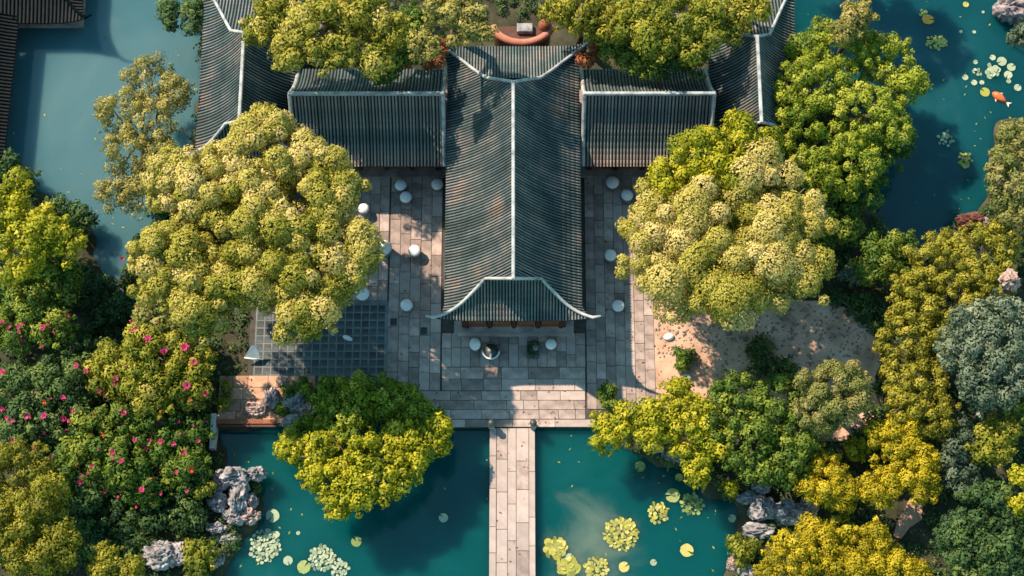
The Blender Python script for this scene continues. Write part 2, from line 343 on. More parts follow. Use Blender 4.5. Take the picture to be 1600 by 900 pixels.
# causeway
cw = thing('stone_causeway', 'narrow pale stone causeway running across the pond to the plaza', 'bridge', P(800, 780, 0))
o0 = cw.location
x0, y1, x1 = P(765,670,.15).x, P(800,668.6,.15).y, P(836,670,.15).x; y0 = P(800,940,.15).y
MB().box(x0+.1-o0.x, y0-o0.y, -1.2, x1-.1-o0.x, y1-o0.y, .03).build('bed', M['joint'], cw)
cols = [(0,.42,1),(.42,1.10,0),(1.10,1.62,0),(1.62,2.38,0),(2.38,x1-x0,1)]
for a, b, ed in cols:
    p = y1
    while p > y0+.1:
        l = random.uniform(1.5, 2.9); q = max(p-l, y0)
        slab(cw, x0+a-o0.x, q-o0.y, x0+b-o0.x, p-o0.y, .17 if ed else .12, M['stone_pale'] if ed or random.random() < .8 else M['stone'], 'edge_stone' if ed else 'paving_slab'); p = q
for px, lb in ((768, 'carved stone post at the left corner where the causeway meets the plaza'), (833, 'carved stone post at the right corner where the causeway meets the plaza')):
    c = P(px, 666, .14); t = thing('stone_post', lb, 'post', (c.x, c.y, .14), 'posts at the head of the causeway')
    MB().box(-.17,-.17,0,.17,.17,.75,.03).build('shaft', M['rock'], t)
    MB().lathe([(.13,.75),(.2,.80),(.22,.92),(.15,1.02),(.04,1.06)], 12).build('finial', M['bronze'], t, smooth=True)

# ------------------------------------------------------------------ roofs
FU = lambda u: .45*(1-u)+.55*(1-u)**2 if u < 1 else .45*(1-u)
_us = np.linspace(0, 1.0, 200); _fs = np.array([FU(u) for u in _us])
def FINV(f): return float(np.interp(-f, -_fs, _us))
def row_mesh(pts, side, r=.055):
    pts = [Vector(p) for p in pts]; side = Vector(side).normalized(); v = []; f = []; K = 5
    for i, p in enumerate(pts):
        t = (pts[min(i+1, len(pts)-1)]-pts[max(i-1, 0)]).normalized(); nrm = t.cross(side)
        if nrm.z < 0: nrm = -nrm
        for k in range(K):
            th = math.pi*k/(K-1); v.append(p+side*(math.cos(th)*r)+nrm*(math.sin(th)*r*1.1))
    for i in range(len(pts)-1):
        for k in range(K-1): f.append((i*K+k, i*K+k+1, (i+1)*K+k+1, (i+1)*K+k))
    e = (len(pts)-1)*K; f.append(tuple(e+k for k in range(K))); f.append(tuple(range(K))[::-1])
    return v, f
def deck(parent, rows, name='roof_slope'):
    n = len(rows[0]); v = []; f = []
    for rw in rows: v += [tuple(p) for p in rw]
    off = len(v); v += [(p[0], p[1], p[2]-.14) for p in v]
    for i in range(len(rows)-1):
        for k in range(n-1):
            q = (i*n+k, i*n+k+1, (i+1)*n+k+1, (i+1)*n+k); f.append(q); f.append(tuple(off+x for x in q[::-1]))
    for i in range(len(rows)-1):
        a, b = i*n+n-1, (i+1)*n+n-1; f.append((a, b, off+b, off+a))
        a, b = i*n, (i+1)*n; f.append((b, a, off+a, off+b))
    for k in range(n-1):
        f.append((k, k+1, off+k+1, off+k)); m_ = (len(rows)-1)*n+k; f.append((m_+1, m_, off+m_, off+m_+1))
    m = new_mesh(name, v, f, M['deck']); bm = bmesh.new(); bm.from_mesh(m); bmesh.ops.recalc_face_normals(bm, faces=bm.faces); bm.to_mesh(m); bm.free()
    return obj(name, m, parent)
def add_rows(parent, rows, side, tmat='tile'):
    for rw in rows:
        if (Vector(rw[0])-Vector(rw[-1])).length < .12: continue
        v, f = row_mesh([(p[0], p[1], p[2]+.01+random.uniform(-.006,.006)) for p in rw], side)
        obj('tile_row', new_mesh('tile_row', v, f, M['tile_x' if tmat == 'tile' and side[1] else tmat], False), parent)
NS = 8
def hip_roof(parent, xc, wl, wr, yb0, ybg, yfg, yf1, R, E, sp=.185, uh0=.4, lift=.55, flare=.15, k=.33, tmat='tile', rmat='ridge'):
    zt = E+(R-E)*FU(uh0); kb = k+.25
    g = lambda v: .5*(1-v)+.5*(1-v)**2
    fl = lambda v: 1+flare*max(0, (v-.45)/.55)**2
    uh = lambda v: FINV((zt-E)/(R-E)*g(min(v, 1)))*fl(v)
    vt = np.linspace(0, 1, 120); ut = np.array([uh(v) for v in vt])
    vh = lambda u: float(np.interp(u, ut, vt))
    sm = lambda a: max(0, min(1, a))**2
    lf = lambda u, v: lift*sm((u-.55)/.6)*sm((v-.25)/.75)
    ysf, ysb = yfg+(R-zt)*k, ybg+(R-zt)*kb          # where the skirts start; the verges rake from the ridge ends to here
    vof = lambda y: (y-ysb)/(yb0-ysb) if y > ysb else ((ysf-y)/(ysf-yf1) if y < ysf else 0)
    uline = lambda d, kk: FINV(1-(d/kk)/(R-E))
    y_all = np.arange(yf1+.08, yb0, sp)
    for sg, wd in ((-1, wl), (1, wr)):
        rows = []; prow = []
        pt = lambda u, y, v: (xc+sg*wd*u, y, E+(R-E)*FU(u/fl(v))+lf(u, v))
        for y in y_all:
            v = vof(y); u0 = uh(v) if v > 0 else 0.0
            if v == 0 and y > ybg: u0 = uline(y-ybg, kb)
            rows.append([pt(u, y, v) for u in np.linspace(u0, fl(v), NS)])
            if yfg < y < ysf: prow.append([pt(u, y, 0) for u in np.linspace(0, uline(y-yfg, k), NS)])
        add_rows(deck(parent, rows), rows, (0, 1, 0), tmat)
        if len(prow) > 1: add_rows(deck(parent, prow), prow, (0, 1, 0), tmat)
    for sy, yg, ys, ye, kk in ((1, ybg, ysb, yb0, kb), (-1, yfg, ysf, yf1, k)):
        rows = []
        for x in np.arange(-wl*(1+flare)+.06, wr*(1+flare), sp):
            u = abs(x)/(wl if x < 0 else wr); v0 = vh(u) if u > uh0 else 0
            rows.append([(xc+x, ys+(ye-ys)*v, E+(zt-E)*g(v)+lf(u, v)) for v in np.linspace(v0, 1, NS)])
        add_rows(deck(parent, rows), rows, (1, 0, 0), tmat)
        zz = lambda u: E+(R-E)*FU(u)
        pts = [(xc-wl*u, yg+kk*(R-zz(u)), zz(u)) for u in np.linspace(uh0, 0, 6)]+[(xc+wr*u, yg+kk*(R-zz(u)), zz(u)) for u in np.linspace(0, uh0, 6)[1:]]
        gb = MB(); n = len(pts); gb.add([(p[0], p[1]-sy*.05, p[2]-.04) for p in pts]+[(p[0], p[1]-sy*.2, p[2]-.04) for p in pts], [tuple(range(n)), tuple(range(n, 2*n))[::-1]]+[(i, n+i, n+(i+1) % n, (i+1) % n) for i in range(n)])
        gb.build('gable', M['wood'], parent)
        for sg, wd in ((-1, wl), (1, wr)):
            hp = [(xc+sg*wd*u, yg+kk*(R-zz(u)), zz(u)+.10) for u in np.linspace(0, uh0, 6)]
            hp2 = [(xc+sg*wd*uh(v), ys+(ye-ys)*v, E+(zt-E)*g(v)+lf(uh(v), v)+.10) for v in np.linspace(0, 1, 14)]
            hp2.append((hp2[-1][0]+sg*.45, hp2[-1][1], hp2[-1][2]+.3))
            MB().tube(hp[:-1]+hp2, [.10]*(len(hp)-1)+[.10]*(len(hp2)-1)+[.06], 8).build('hip_ridge', M[rmat], parent, smooth=True)
    b = MB(); b.box(xc-.10, yfg-.05, R-.05, xc+.10, ybg+.05, R+.22, .04); b.build('ridge', M[rmat], parent)

def body(parent, x0, y0, x1, y1, zt, cols=True, front=True):
    MB().box(x0-.5, y0-.5, -.1, x1+.5, y1+.5, .20, .03).build('plinth', M['stone'], parent)
    t = .2
    b = MB(); b.box(x0, y1-t, .2, x1, y1, zt); b.box(x0, y0, .2, x0+t, y1-t, zt); b.box(x1-t, y0, .2, x1, y1-t, zt); b.build('wall', M['wood'], parent)
    # front: panelled doors between posts
    n = max(3, int((x1-x0)/1.6)); pw_ = (x1-x0-2*t)/n
    b = MB(); b.box(x0+t, y0, zt-.6, x1-t, y0+t, zt); b.build('lintel', M['wood'], parent)
    for i in range(n+1):
        cx = x0+t+pw_*i; cx = min(max(cx, x0+t+.1), x1-t-.1)
        MB().lathe([(.15,.2),(.13,.5),(.13,zt-.6)], 10, (cx, y0+.08, 0)).build('column', M['wood'], parent, smooth=True)
    for i in range(n):
        a = x0+t+pw_*i+.2; c = x0+t+pw_*(i+1)-.2
        d = MB(); d.box(a, y0+.06, .2, c, y0+.12, zt-.6); d.build('door_panel', M['wood_lit'], parent)

hall = thing('main_hall', 'long tiled hall with hipped gable ends standing in the middle of the plaza', 'hall', (0, 0, 0))
RZ, EZ = 9.0, 4.5
xc = P(802, 300, RZ).x
hx0 = P(697, 300, EZ).x; hx1 = P(907, 300, EZ).x
hyb0, hybg, hyfg, hyf1 = P(800, 73, EZ).y, P(800, 129, RZ).y, P(800, 436, RZ).y, P(800, 501, EZ).y
hip_roof(hall, xc, xc-hx0, hx1-xc, hyb0, hybg, hyfg, hyf1, RZ, EZ)
wy = P(800, 519, .2).y
body(hall, P(722,520,.2).x, wy+.3, P(884,520,.2).x, hyb0-.9, EZ+.15)
MB().box(P(715,520,0).x, wy-.25, .10, P(890,520,0).x, wy-.01, .22, .02).build('step', M['stone_pale'], hall)

def wing(name, label, pxl, pxr, nref=147, R=6.7, E=3.2, dz=0):
    t = thing(name, label, 'building', (0, 0, 0), 'side wings joined to the hall')
    yr = P(800, nref, R).y; ys_ = P(800, 260, E).y; half = yr-ys_
    x0 = P(pxl, 200, E+1).x; x1 = P(pxr, 200, E+1).x
    for sg in (-1, 1):
        rows = [[(x, yr+sg*half*u, E+(R-E)*FU(u)) for u in np.linspace(0, 1, NS)] for x in np.arange(x0+.1, x1-.02, .205)]
        full = [[(x0, *p[1:]) for p in rows[0]]]+rows+[[(x1, *p[1:]) for p in rows[0]]]
        dk = deck(t, full); m0 = None
        for rw in rows:
            v, f = row_mesh([(0, p[1], p[2]+.01) for p in rw], (1, 0, 0), .065)
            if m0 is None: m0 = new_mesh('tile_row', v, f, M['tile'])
            o = obj('tile_row', m0, dk); o.location = (rw[0][0]+random.uniform(-.012,.012), 0, random.uniform(-.006,.006))
        for x in (x0, x1):
            v, f = row_mesh([(x, p[1], p[2]+.03) for p in rows[0]], (1, 0, 0), .13); obj('verge', new_mesh('verge', v, f, M['ridge']), t)
    MB().box(x0-.08, yr-.1, R-.05, x1+.08, yr+.1, R+.2, .04).build('ridge', M['ridge'], t)
    body(t, x0+.3, ys_+1.0, x1-.3, yr+half-.5, E+.1)
    return t
wing('side_wing', 'low tiled side wing joining the hall on its left, by the stools', 459, 694)
wing('side_wing', 'low tiled side wing joining the hall on its right, half under the yellow tree', 911, 1110)

def pav(label, rx, lx, rxr, ry0, ry1, yb, yf, R=7.2, E=3.6):
    t = thing('corner_pavilion', label, 'pavilion', (0, 0, 0), 'corner pavilions at the ends of the wings')
    xc = P(rx, 120, R).x; x0 = P(lx, 120, E).x; x1 = P(rxr, 120, E).x
    ybg, yfg = P(rx, ry0, R).y, P(rx, ry1, R).y; y0, y1 = P(rx, yb, E).y, P(rx, yf, E).y
    hip_roof(t, xc, xc-x0, x1-xc, y0, ybg, yfg, y1, R, E, sp=.205, uh0=.35, flare=.12)
    body(t, x0+1.0, y1+1.1, x1-1.0, y0-1.0, E+.15)
    return t
pav('tiled corner pavilion beside the blue pond at the far left', 378, 313, 466, 52, 190, -28, 246)
pav('tiled corner pavilion at the right beside the lily pond', 1186, 1108, 1246, 58, 192, -28, 246)

# off-frame water pavilion north-west: its upturned eave reaches over the pond
wp = thing('water_pavilion', 'dark pavilion roof corner with upturned eave over the blue pond', 'pavilion', (0, 0, 0))
R2, E2 = 4.0, 1.5
xt = P(128, 38, E2).x; yt = P(60, 36, E2).y
hip_roof(wp, xt-4.3, 4.2, 4.2, yt+9, yt+6.5, yt+3.2, yt, R2, E2, sp=.25, flare=.12, lift=.8, tmat='blacktile', rmat='blacktile')
body(wp, xt-7.2, yt+1.3, xt-1.2, yt+7.5, E2+.1)
MB().box(xt-8, yt+.6, -1.2, xt-.4, yt+8.5, -.1).build('platform', M['stone'], wp)

# added roofed walkway, its dark roof standing in for shade on the pond's left edge
wk = thing('added_walkway', 'added dark walkway roof standing in for shade along the left edge of the blue pond', 'walkway', P(0, 140, 0))
o_ = wk.location; ya, yb_ = P(0, 262, 1.5).y-o_.y, P(0, 22, 1.5).y-o_.y
xe = lambda y: (P(4, 262, 1.5).x+(P(30, 22, 1.5).x-P(4, 262, 1.5).x)*(y-ya)/(yb_-ya))-o_.x
rows = [[(xe(y)-2.3+2.3*u*1.0, y, 1.5+1.2*FU(u)) for u in np.linspace(0, 1, NS)] for y in np.arange(ya, yb_, .24)]
add_rows(deck(wk, rows), rows, (0, 1, 0), 'blacktile')
rows = [[(xe(y)-2.3-2.3*u, y, 1.5+1.2*FU(u)) for u in np.linspace(0, 1, NS)] for y in np.arange(ya, yb_, .24)]
add_rows(deck(wk, rows), rows, (0, 1, 0), 'blacktile')
MB().tube([(xe(ya)-2.3, ya, 2.75), (xe(yb_)-2.3, yb_, 2.75)], .12, 8).build('ridge', M['blacktile'], wk)
MB().box(xe(ya)-4.2, ya+.3, -1.2, xe(ya)-.6, yb_-.3, .1).build('floor', M['stone'], wk)
for y in np.linspace(ya+.6, yb_-.6, 5): MB().lathe([(.12,.1),(.11,1.6)], 8, (xe(y)-.75, y, 0)).build('column', M['wood'], wk, smooth=True)

# ------------------------------------------------------------------ foliage
def leaf_cloud(name, mat, centers, radii, leaf, dens, parent, zmin=-.45, tint_c=None, aspect=.55, shell=(.62,1.04), flat=0.0):
    V = []; T = []; N = []
    for i, (c, r) in enumerate(zip(centers, radii)):
        n = max(12, int(dens*4*math.pi*r*r*.75/(leaf*leaf*aspect*.5)))
        d = RNG.normal(size=(int(n*1.6), 3)); d /= np.linalg.norm(d, axis=1)[:, None]
        d = d[d[:, 2] > zmin][:n]; n = len(d)
        rr = r*RNG.uniform(shell[0], shell[1], n)**(1/1.4)
        # lumpy clump surface
        ph = RNG.uniform(0, 6.28, 3)
        rr *= 1+.13*np.sin(d[:, 0]*5+ph[0])*np.sin(d[:, 1]*5+ph[1])+.08*np.sin(d[:, 2]*7+ph[2])
        p = c+d*rr[:, None]*np.array([1, 1, .9])
        nr = d+RNG.normal(size=(n, 3))*.45; nr[:, 2] += .25; nr /= np.linalg.norm(nr, axis=1)[:, None]
        t = np.cross(nr, RNG.normal(size=(n, 3))); t /= np.linalg.norm(t, axis=1)[:, None]
        s = np.cross(nr, t); l = leaf*RNG.uniform(.7, 1.3, n)[:, None]
        V.append(np.stack([p-t*l*.5, p-s*l*.5*aspect-t*l*.05, p+t*l*.5-nr*l*.12, p+s*l*.5*aspect-t*l*.05], 1))
        sn = d*.8+nr*.5; sn /= np.linalg.norm(sn, axis=1)[:, None]; N.append(np.repeat(sn, 4, axis=0))
        tc = tint_c[i] if tint_c is not None else RNG.uniform(.2, .8)
        T.append(np.clip(tc+RNG.normal(size=n)*.13, 0, 1))
    V = np.concatenate(V).reshape(-1, 3); T = np.concatenate(T); nf = len(T)
    m = bpy.data.meshes.new(name); m.vertices.add(nf*4); m.vertices.foreach_set('co', V.astype(np.float32).ravel())
    m.loops.add(nf*4); m.loops.foreach_set('vertex_index', np.arange(nf*4, dtype=np.int32))
    m.polygons.add(nf); m.polygons.foreach_set('loop_start', np.arange(0, nf*4, 4, dtype=np.int32))
    m.polygons.foreach_set('loop_total', np.full(nf, 4, np.int32))
    m.update(calc_edges=True)
    a = m.attributes.new('tint', 'FLOAT', 'FACE'); a.data.foreach_set('value', T.astype(np.float32))
    cn = m.attributes.new('custom_normal', 'FLOAT_VECTOR', 'POINT'); cn.data.foreach_set('vector', np.concatenate(N).astype(np.float32).ravel())
    m.materials.append(mat)
    global NLEAF; NLEAF += nf
    return obj(name, m, parent)
NLEAF = 0
def fib(n):
    i = np.arange(n)+.5; z = 1-1.45*i/n; z = np.clip(z, -.5, 1); th = math.pi*(1+5**.5)*i
    q = np.sqrt(np.maximum(0, 1-z*z)); return np.stack([np.cos(th)*q, np.sin(th)*q, z], 1)
def tree(name, label, lobes, ztop, pal, clump=18, leaf=.22, dens=1.0, squash=.8, cat='tree', group=None, bias=0.0, fill=1.0, drop=.35, shell=(.42,1.16), trunk=True, ground=0.0, flowers=None, fmat='petal'):
    """lobes: (px, py, radius px) of the crown seen in the photograph; ztop: metres"""
    W = []
    mx, my = np.average([l[0] for l in lobes], weights=[l[2]**2 for l in lobes]), np.average([l[1] for l in lobes], weights=[l[2]**2 for l in lobes])
    for l in lobes:
        r = l[2]*.04*(1-ztop/H*.8); dpx = math.hypot(l[0]-mx, l[1]-my)*.04
        zc = max(ztop-r*squash-drop*dpx+(l[3] if len(l) > 3 else 0), ground+r*squash*.45)
        p = P(l[0], l[1], zc); W.append((np.array(p), r))
    base = P(mx, my, ztop*.5); root = thing(name, label, cat, (base.x, base.y, ground), group); o = np.array(root.location)
    cr = clump*.04*(1-ztop/H*.8); C = []; RR = []; TC = []
    for i, (c, r) in enumerate(W):
        k = min(cr, r*.62); n = max(5, int(fill*1.25*(r/k)**2*1.5))
        ph = RNG.uniform(0, 6.28)
        for d in fib(n):
            dd = np.array([d[0]*math.cos(ph)-d[1]*math.sin(ph), d[0]*math.sin(ph)+d[1]*math.cos(ph), d[2]])+RNG.normal(size=3)*.12
            q = c+dd*np.array([1, 1, squash])*max(r-k*.8+RNG.uniform(-.35, .3)*k, k*.3)
            if any(j != i and np.linalg.norm((q-W[j][0])/np.array([1, 1, squash])) < W[j][1]*.62 for j in range(len(W))): continue
            rr = k*RNG.uniform(.58, 1.28); C.append(q-o); RR.append(rr)
            TC.append(np.clip(RNG.normal(.5+bias+(lobes[i][4] if len(lobes[i]) > 4 else 0), .17), .05, .95))  # fifth lobe value: paler leaf tint standing in for sun on that lobe
        if fill >= 1:                                     # inner foliage so that the ground does not show straight through
            for _ in range(max(1, int((r/k)**1.2))):
                q = c+RNG.normal(size=3)*np.array([.34, .34, .2])*r; C.append(q-o); RR.append(k*1.0); TC.append(np.clip(RNG.normal(.45+bias, .12), .05, .95))
        for a in RNG.uniform(0, 6.28, max(2, int(fill*r/k*1.6))):
            q = c+np.array([math.cos(a)*r*RNG.uniform(.9, 1.12), math.sin(a)*r*RNG.uniform(.9, 1.12), RNG.uniform(-.2, .35)*r*squash])
            if any(j != i and np.linalg.norm((q-W[j][0])/np.array([1, 1, squash])) < W[j][1]*.7 for j in range(len(W))): continue
            C.append(q-o); RR.append(k*RNG.uniform(.3, .55)); TC.append(np.clip(RNG.normal(.55+bias, .15), .05, .95))
    # trunk and limbs
    if trunk:
        b = MB(); hz = min(w_[0][2] for w_ in W)-ground
        tr = max(.07, .028*ztop); top = Vector((RNG.normal()*.2, RNG.normal()*.2, max(.4, hz*.75)))
        b.tube([(0, 0, -.5), (.05, .03, top.z*.35), tuple(top)], [tr*1.35, tr, tr*.75], 9)
        tk = b.build('trunk', M['bark'], root, smooth=True)
        for c, r in W:
            b = MB(); e = Vector(c-o); e.z -= r*.1; md = (top+e)/2+Vector((RNG.normal()*.25, RNG.normal()*.25, .2))
            b.tube([tuple(top-Vector((0, 0, .15))), tuple(md), tuple(e)], [tr*.6, tr*.42, tr*.2], 7)
            for k2 in range(3):
                a = RNG.uniform(0, 6.28); s2 = e+Vector((math.cos(a)*r*.75, math.sin(a)*r*.75, r*.35))
                b.tube([tuple(md), tuple((md+s2)/2+Vector((0, 0, .15))), tuple(s2)], [tr*.3, tr*.22, tr*.08], 6)
            b.build('branch', M['bark'], tk, smooth=True)
    leaf_cloud('crown', L[pal], C, RR, leaf, dens, root, tint_c=TC, shell=shell)
    if flowers and name == 'flowering_bush':
        flowers = list(flowers)
        for _ in range(13):
            l = lobes[RNG.integers(len(lobes))]; a, q_ = RNG.uniform(0, 6.28), RNG.uniform(0, .95)**.5
            flowers.append((l[0]+math.cos(a)*q_*l[2], l[1]+math.sin(a)*q_*l[2], RNG.uniform(2.5, 6)))
    if flowers:
        for fx, fy, fr in flowers:
            # seat the flower on the crown surface
            best = ztop*.8
            for z in np.linspace(ztop+.6, .3, 40):
                q = np.array(P(fx, fy, z))-o
                if any(np.linalg.norm(q-c) < r*1.06 for c, r in zip(C, RR)): best = z; break
            q = P(fx, fy, best+.03)-Vector(o); flower(root, q, fr*.031, fmat if RNG.random() < .9 else 'petalo')
    return root
FL = {}
def flower(root, q, r, mat):
    if mat not in FL:
        b = MB(); 
        for k in range(14):
            a = k*2.399; el = .25+.9*((k*.37) % 1); d = Vector((math.cos(a)*math.cos(el), math.sin(a)*math.cos(el), math.sin(el)))
            s = d.cross(Vector((0, 0, 1))).normalized(); u = s.cross(d)
            b.add([d*.15, d*.65+s*.28, d*1.0-u*.05, d*.65-s*.28], [(0, 1, 2, 3)])
        m = new_mesh('blossom', b.v, b.f, L[mat]); a = m.attributes.new('tint', 'FLOAT', 'FACE')
        a.data.foreach_set('value', RNG.uniform(0, 1, len(m.polygons)).astype(np.float32)); FL[mat] = m
    o = obj('blossom', FL[mat], root, loc=q); o.scale = (r, r, r*.9); o.rotation_euler = (RNG.normal()*.3, RNG.normal()*.3, RNG.uniform(0, 6))

#TREES
tree('broadleaf_tree', 'huge cream-tipped tree covering the left court, left of the hall', [(310,290,72,0,.17),(420,250,80,0,.17),(500,270,60,0,.17),(425,195,36,0,.17),(395,350,105),(275,400,66),(320,460,58),(515,390,70),(480,455,68),(480,500,44),(265,265,34,0,.17),(535,300,36),(560,380,30),(350,300,70,0,.17),(450,320,70),(455,365,60),(245,395,42),(300,490,44),(255,440,44),(410,430,66),(550,400,44),(500,330,60)], 12.0, 'cream', 21, .18, 1.05, drop=.13, bias=.13, shell=(.62,1.04), group='large courtyard trees')  # upper lobes get a paler tint, sunlit side put into the leaf colour
tree('broadleaf_tree', 'huge cream-crowned tree covering the right court, right of the hall', [(1180,290,64,0,.17),(1065,350,84,0,.17),(1235,340,66,0,.17),(1150,400,100),(1240,425,64),(1080,440,66),(1010,385,46),(1150,470,52),(1010,420,40)], 9.5, 'cream', 29, .17, 1.05, drop=.25, shell=(.62,1.04), group='large courtyard trees', bias=.14)  # paler tint on the upper lobes paints in the sunlit top
tree('yellow_tree', 'bright yellow-green tree behind the cream-crowned right court tree', [(1155,212,36),(1090,240,46),(1045,280,40),(1200,215,26),(1120,270,50)], 9.0, 'yellow', 17, .2, 1.0)
tree('spreading_tree', 'tall feathery yellow-green tree leaning over the lily pond', [(1265,135,66),(1325,95,60),(1385,95,44),(1412,140,32),(1275,210,64),(1350,180,62),(1395,200,36),(1330,260,52),(1270,270,44),(1240,180,44),(1430,125,22)], 7.0, 'lime', 11, .18, .9, drop=.25, bias=.06)
tree('spreading_tree', 'dark green under-tree below the feathery tree at the lily pond edge', [(1330,300,48),(1300,350,44),(1360,250,46),(1400,215,34),(1290,240,60)], 5.0, 'green', 16, .22, .8)
tree('small_tree', 'pale peach-tipped small tree at the top edge by the lily pond', [(1340,28,30),(1320,52,22)], 8.0, 'sparse', 12, .2)
tree('small_tree', 'green small tree squeezed between the right pavilion and the lily pond', [(1262,70,28),(1285,50,24)], 5.0, 'green', 12, .2)
tree('round_shrub', 'dark round shrub between the cream-crowned tree and the lily pond', [(1380,400,42),(1360,420,30),(1405,385,28)], 3.2, 'green', 13, .2, cat='shrub')
tree('small_shrub', 'pale speckled shrub at the corner of the earth court', [(1330,430,18)], 2.0, 'silver', 9, .2, .6, cat='shrub')
tree('olive_tree', 'wide olive-gold tree sloping down beside the lily pond', [(1520,410,60),(1470,420,54),(1440,470,52),(1500,470,60),(1410,530,44),(1455,540,46),(1560,380,36)], 6.0, 'olive', 10, .17, .9)
tree('olive_tree', 'narrow olive-gold tree below the wide one, beside the earth court', [(1430,600,46),(1420,640,34),(1460,650,38)], 5.0, 'olive', 10, .17, .9)
tree('silver_tree', 'silvery blue-green tree on the right among the olive trees', [(1550,510,52),(1510,540,46),(1570,570,52),(1530,600,44),(1580,500,34)], 7.5, 'silver', 15, .22, .9)
tree('silver_tree', 'drooping grey-green tree below the silvery blue one', [(1495,700,34),(1500,745,30),(1490,660,26)], 4.0, 'silver', 12, .22, .8, bias=-.25)
tree('edge_tree', 'dark olive tree at the right edge of the picture beside the lily pond', [(1590,230,40),(1580,290,40),(1600,330,36),(1565,260,28)], 6.0, 'clip', 14, .2)
tree('edge_tree', 'mid-green tree at the right edge below the silvery tree', [(1600,620,34),(1590,570,24)], 6.0, 'green', 13, .2)
tree('small_tree', 'pale lime small tree right of the drooping grey-green one', [(1545,695,36),(1570,670,24)], 5.0, 'creamgreen', 13, .2)
tree('clipped_shrub', 'round clipped brownish-green shrub at the lower edge of the earth court', [(1302,618,52),(1325,610,40),(1285,640,40)], 6.2, 'clip', 12, .15, 1.1, cat='shrub')
tree('leafy_tree', 'dark green bushy tree beside the clipped shrub, above the lily pads', [(1150,625,48),(1215,640,50),(1170,690,56),(1225,710,44),(1130,660,40),(1190,728,28),(1250,680,36)], 5.2, 'green', 12, .22, .9)
tree('golden_tree', 'yellow-green leaning tree over the corner of the plaza and pond', [(955,680,30),(985,655,30),(1020,665,34),(1060,630,34),(1075,680,40),(1090,735,26),(1060,605,22),(945,665,24),(1110,690,30),(1100,650,30),(1020,640,18)], 5.0, 'yellow', 12, .23, .9)
tree('small_shrub', 'tiny dark green tuft at the right end of the plaza edge', [(945,615,15),(950,630,12)], 1.6, 'green', 9, .2, cat='shrub')
tree('small_shrub', 'small yellow sprig hanging over the pond by the pitted grey rocks', [(1140,762,14)], 2.0, 'yellow', 9, .22, cat='shrub')
tree('golden_shrub', 'three-lobed golden shrub left of the bare forked trunk', [(1290,755,34),(1265,760,26),(1285,722,26),(1315,770,28)], 4.0, 'gold', 12, .16, 1.0, cat='shrub', group='golden shrubs in the lower right garden')
tree('golden_shrub', 'large golden shrub beside the drooping grey-green tree', [(1385,690,36),(1430,725,40),(1400,685,30),(1375,760,32),(1440,760,26),(1415,670,24)], 5.0, 'gold', 12, .16, 1.0, cat='shrub', group='golden shrubs in the lower right garden')
tree('golden_shrub', 'golden shrub cut by the bottom edge right of the rocks', [(1240,870,42),(1280,850,36),(1215,895,34),(1300,885,30)], 4.0, 'gold', 12, .16, 1.0, cat='shrub', group='golden shrubs in the lower right garden')
tree('golden_shrub', 'golden shrub cut by the bottom edge under the red earth path', [(1365,850,34),(1350,885,36),(1400,890,30),(1435,895,18)], 4.0, 'gold', 12, .16, 1.0, cat='shrub', group='golden shrubs in the lower right garden')
tree('small_shrub', 'lime small shrub between the two upper golden shrubs', [(1335,703,20)], 2.2, 'yellow', 10, .2, cat='shrub')
tree('small_shrub', 'lime small shrub between the rocks and the bottom golden shrubs', [(1312,828,24)], 2.2, 'yellow', 10, .2, cat='shrub')
tree('small_shrub', 'mossy green shrub at the pond bank below the pitted grey rocks', [(1162,862,20),(1150,850,14)], 1.6, 'creamgreen', 10, .2, .9, cat='shrub', bias=-.15)
tree('edge_tree', 'dark green tree filling the bottom right corner', [(1545,800,46),(1500,840,44),(1570,860,46),(1530,880,40),(1590,810,34)], 5.5, 'dark', 15, .24, .9)
tree('small_shrub', 'yellow-green shrub at the right edge near the bottom corner', [(1598,790,22),(1592,745,16)], 5.8, 'yellow', 10, .2, cat='shrub')
# left side
tree('golden_tree', 'bright golden tree at the left edge beside the blue pond', [(20,345,44),(70,360,40),(105,385,30),(40,400,40),(20,300,30)], 7.0, 'yellow', 15, .22, .95)
tree('edge_tree', 'green under-tree at the left edge below the golden tree', [(60,430,44),(20,460,44),(100,440,30)], 4.0, 'green', 15, .24, .8)
fl = lambda s: s
tree('flowering_bush', 'mid-green bush with red blossoms at the left edge', [(40,490,46),(15,520,36),(80,510,36)], 4.2, 'green', 14, .22, .9, cat='bush', group='red flowering bushes', bias=.12, flowers=[(68,512,8),(3,505,6),(66,543,6),(5,582,8)])
tree('flowering_bush', 'yellow-green bush with large red and orange blossoms beside the left court', [(180,580,46),(240,560,50),(290,570,44),(240,610,44),(300,610,34),(230,520,36),(275,520,34)], 4.8, 'creamgreen', 14, .22, .9, cat='bush', group='red flowering bushes', flowers=[(214,514,7),(232,530,9),(256,548,11),(290,543,10),(303,567,9),(180,592,8),(292,602,9),(321,615,8),(120,572,7),(135,580,6),(216,480,6),(253,545,5)])
tree('flowering_bush', 'dark green bush with a row of pink-red blossoms at the left edge', [(30,620,52),(90,600,46),(110,650,46),(50,660,46),(130,560,40)], 3.6, 'dark', 14, .22, .9, cat='bush', group='red flowering bushes', bias=.15, flowers=[(5,639,7),(18,659,7),(43,649,9),(70,650,9),(70,628,6),(98,622,7),(99,653,8),(145,650,8),(132,661,6),(20,688,6),(55,700,7),(80,715,7)])
tree('flowering_bush', 'feathery green bush with pink blossoms in the middle of the left bed', [(150,690,50),(200,670,48),(130,730,44),(190,730,50),(240,660,36)], 3.8, 'green', 14, .24, .9, cat='bush', group='red flowering bushes', flowers=[(195,647,8),(163,680,6),(176,706,7),(190,721,7),(125,752,7),(163,768,5)])
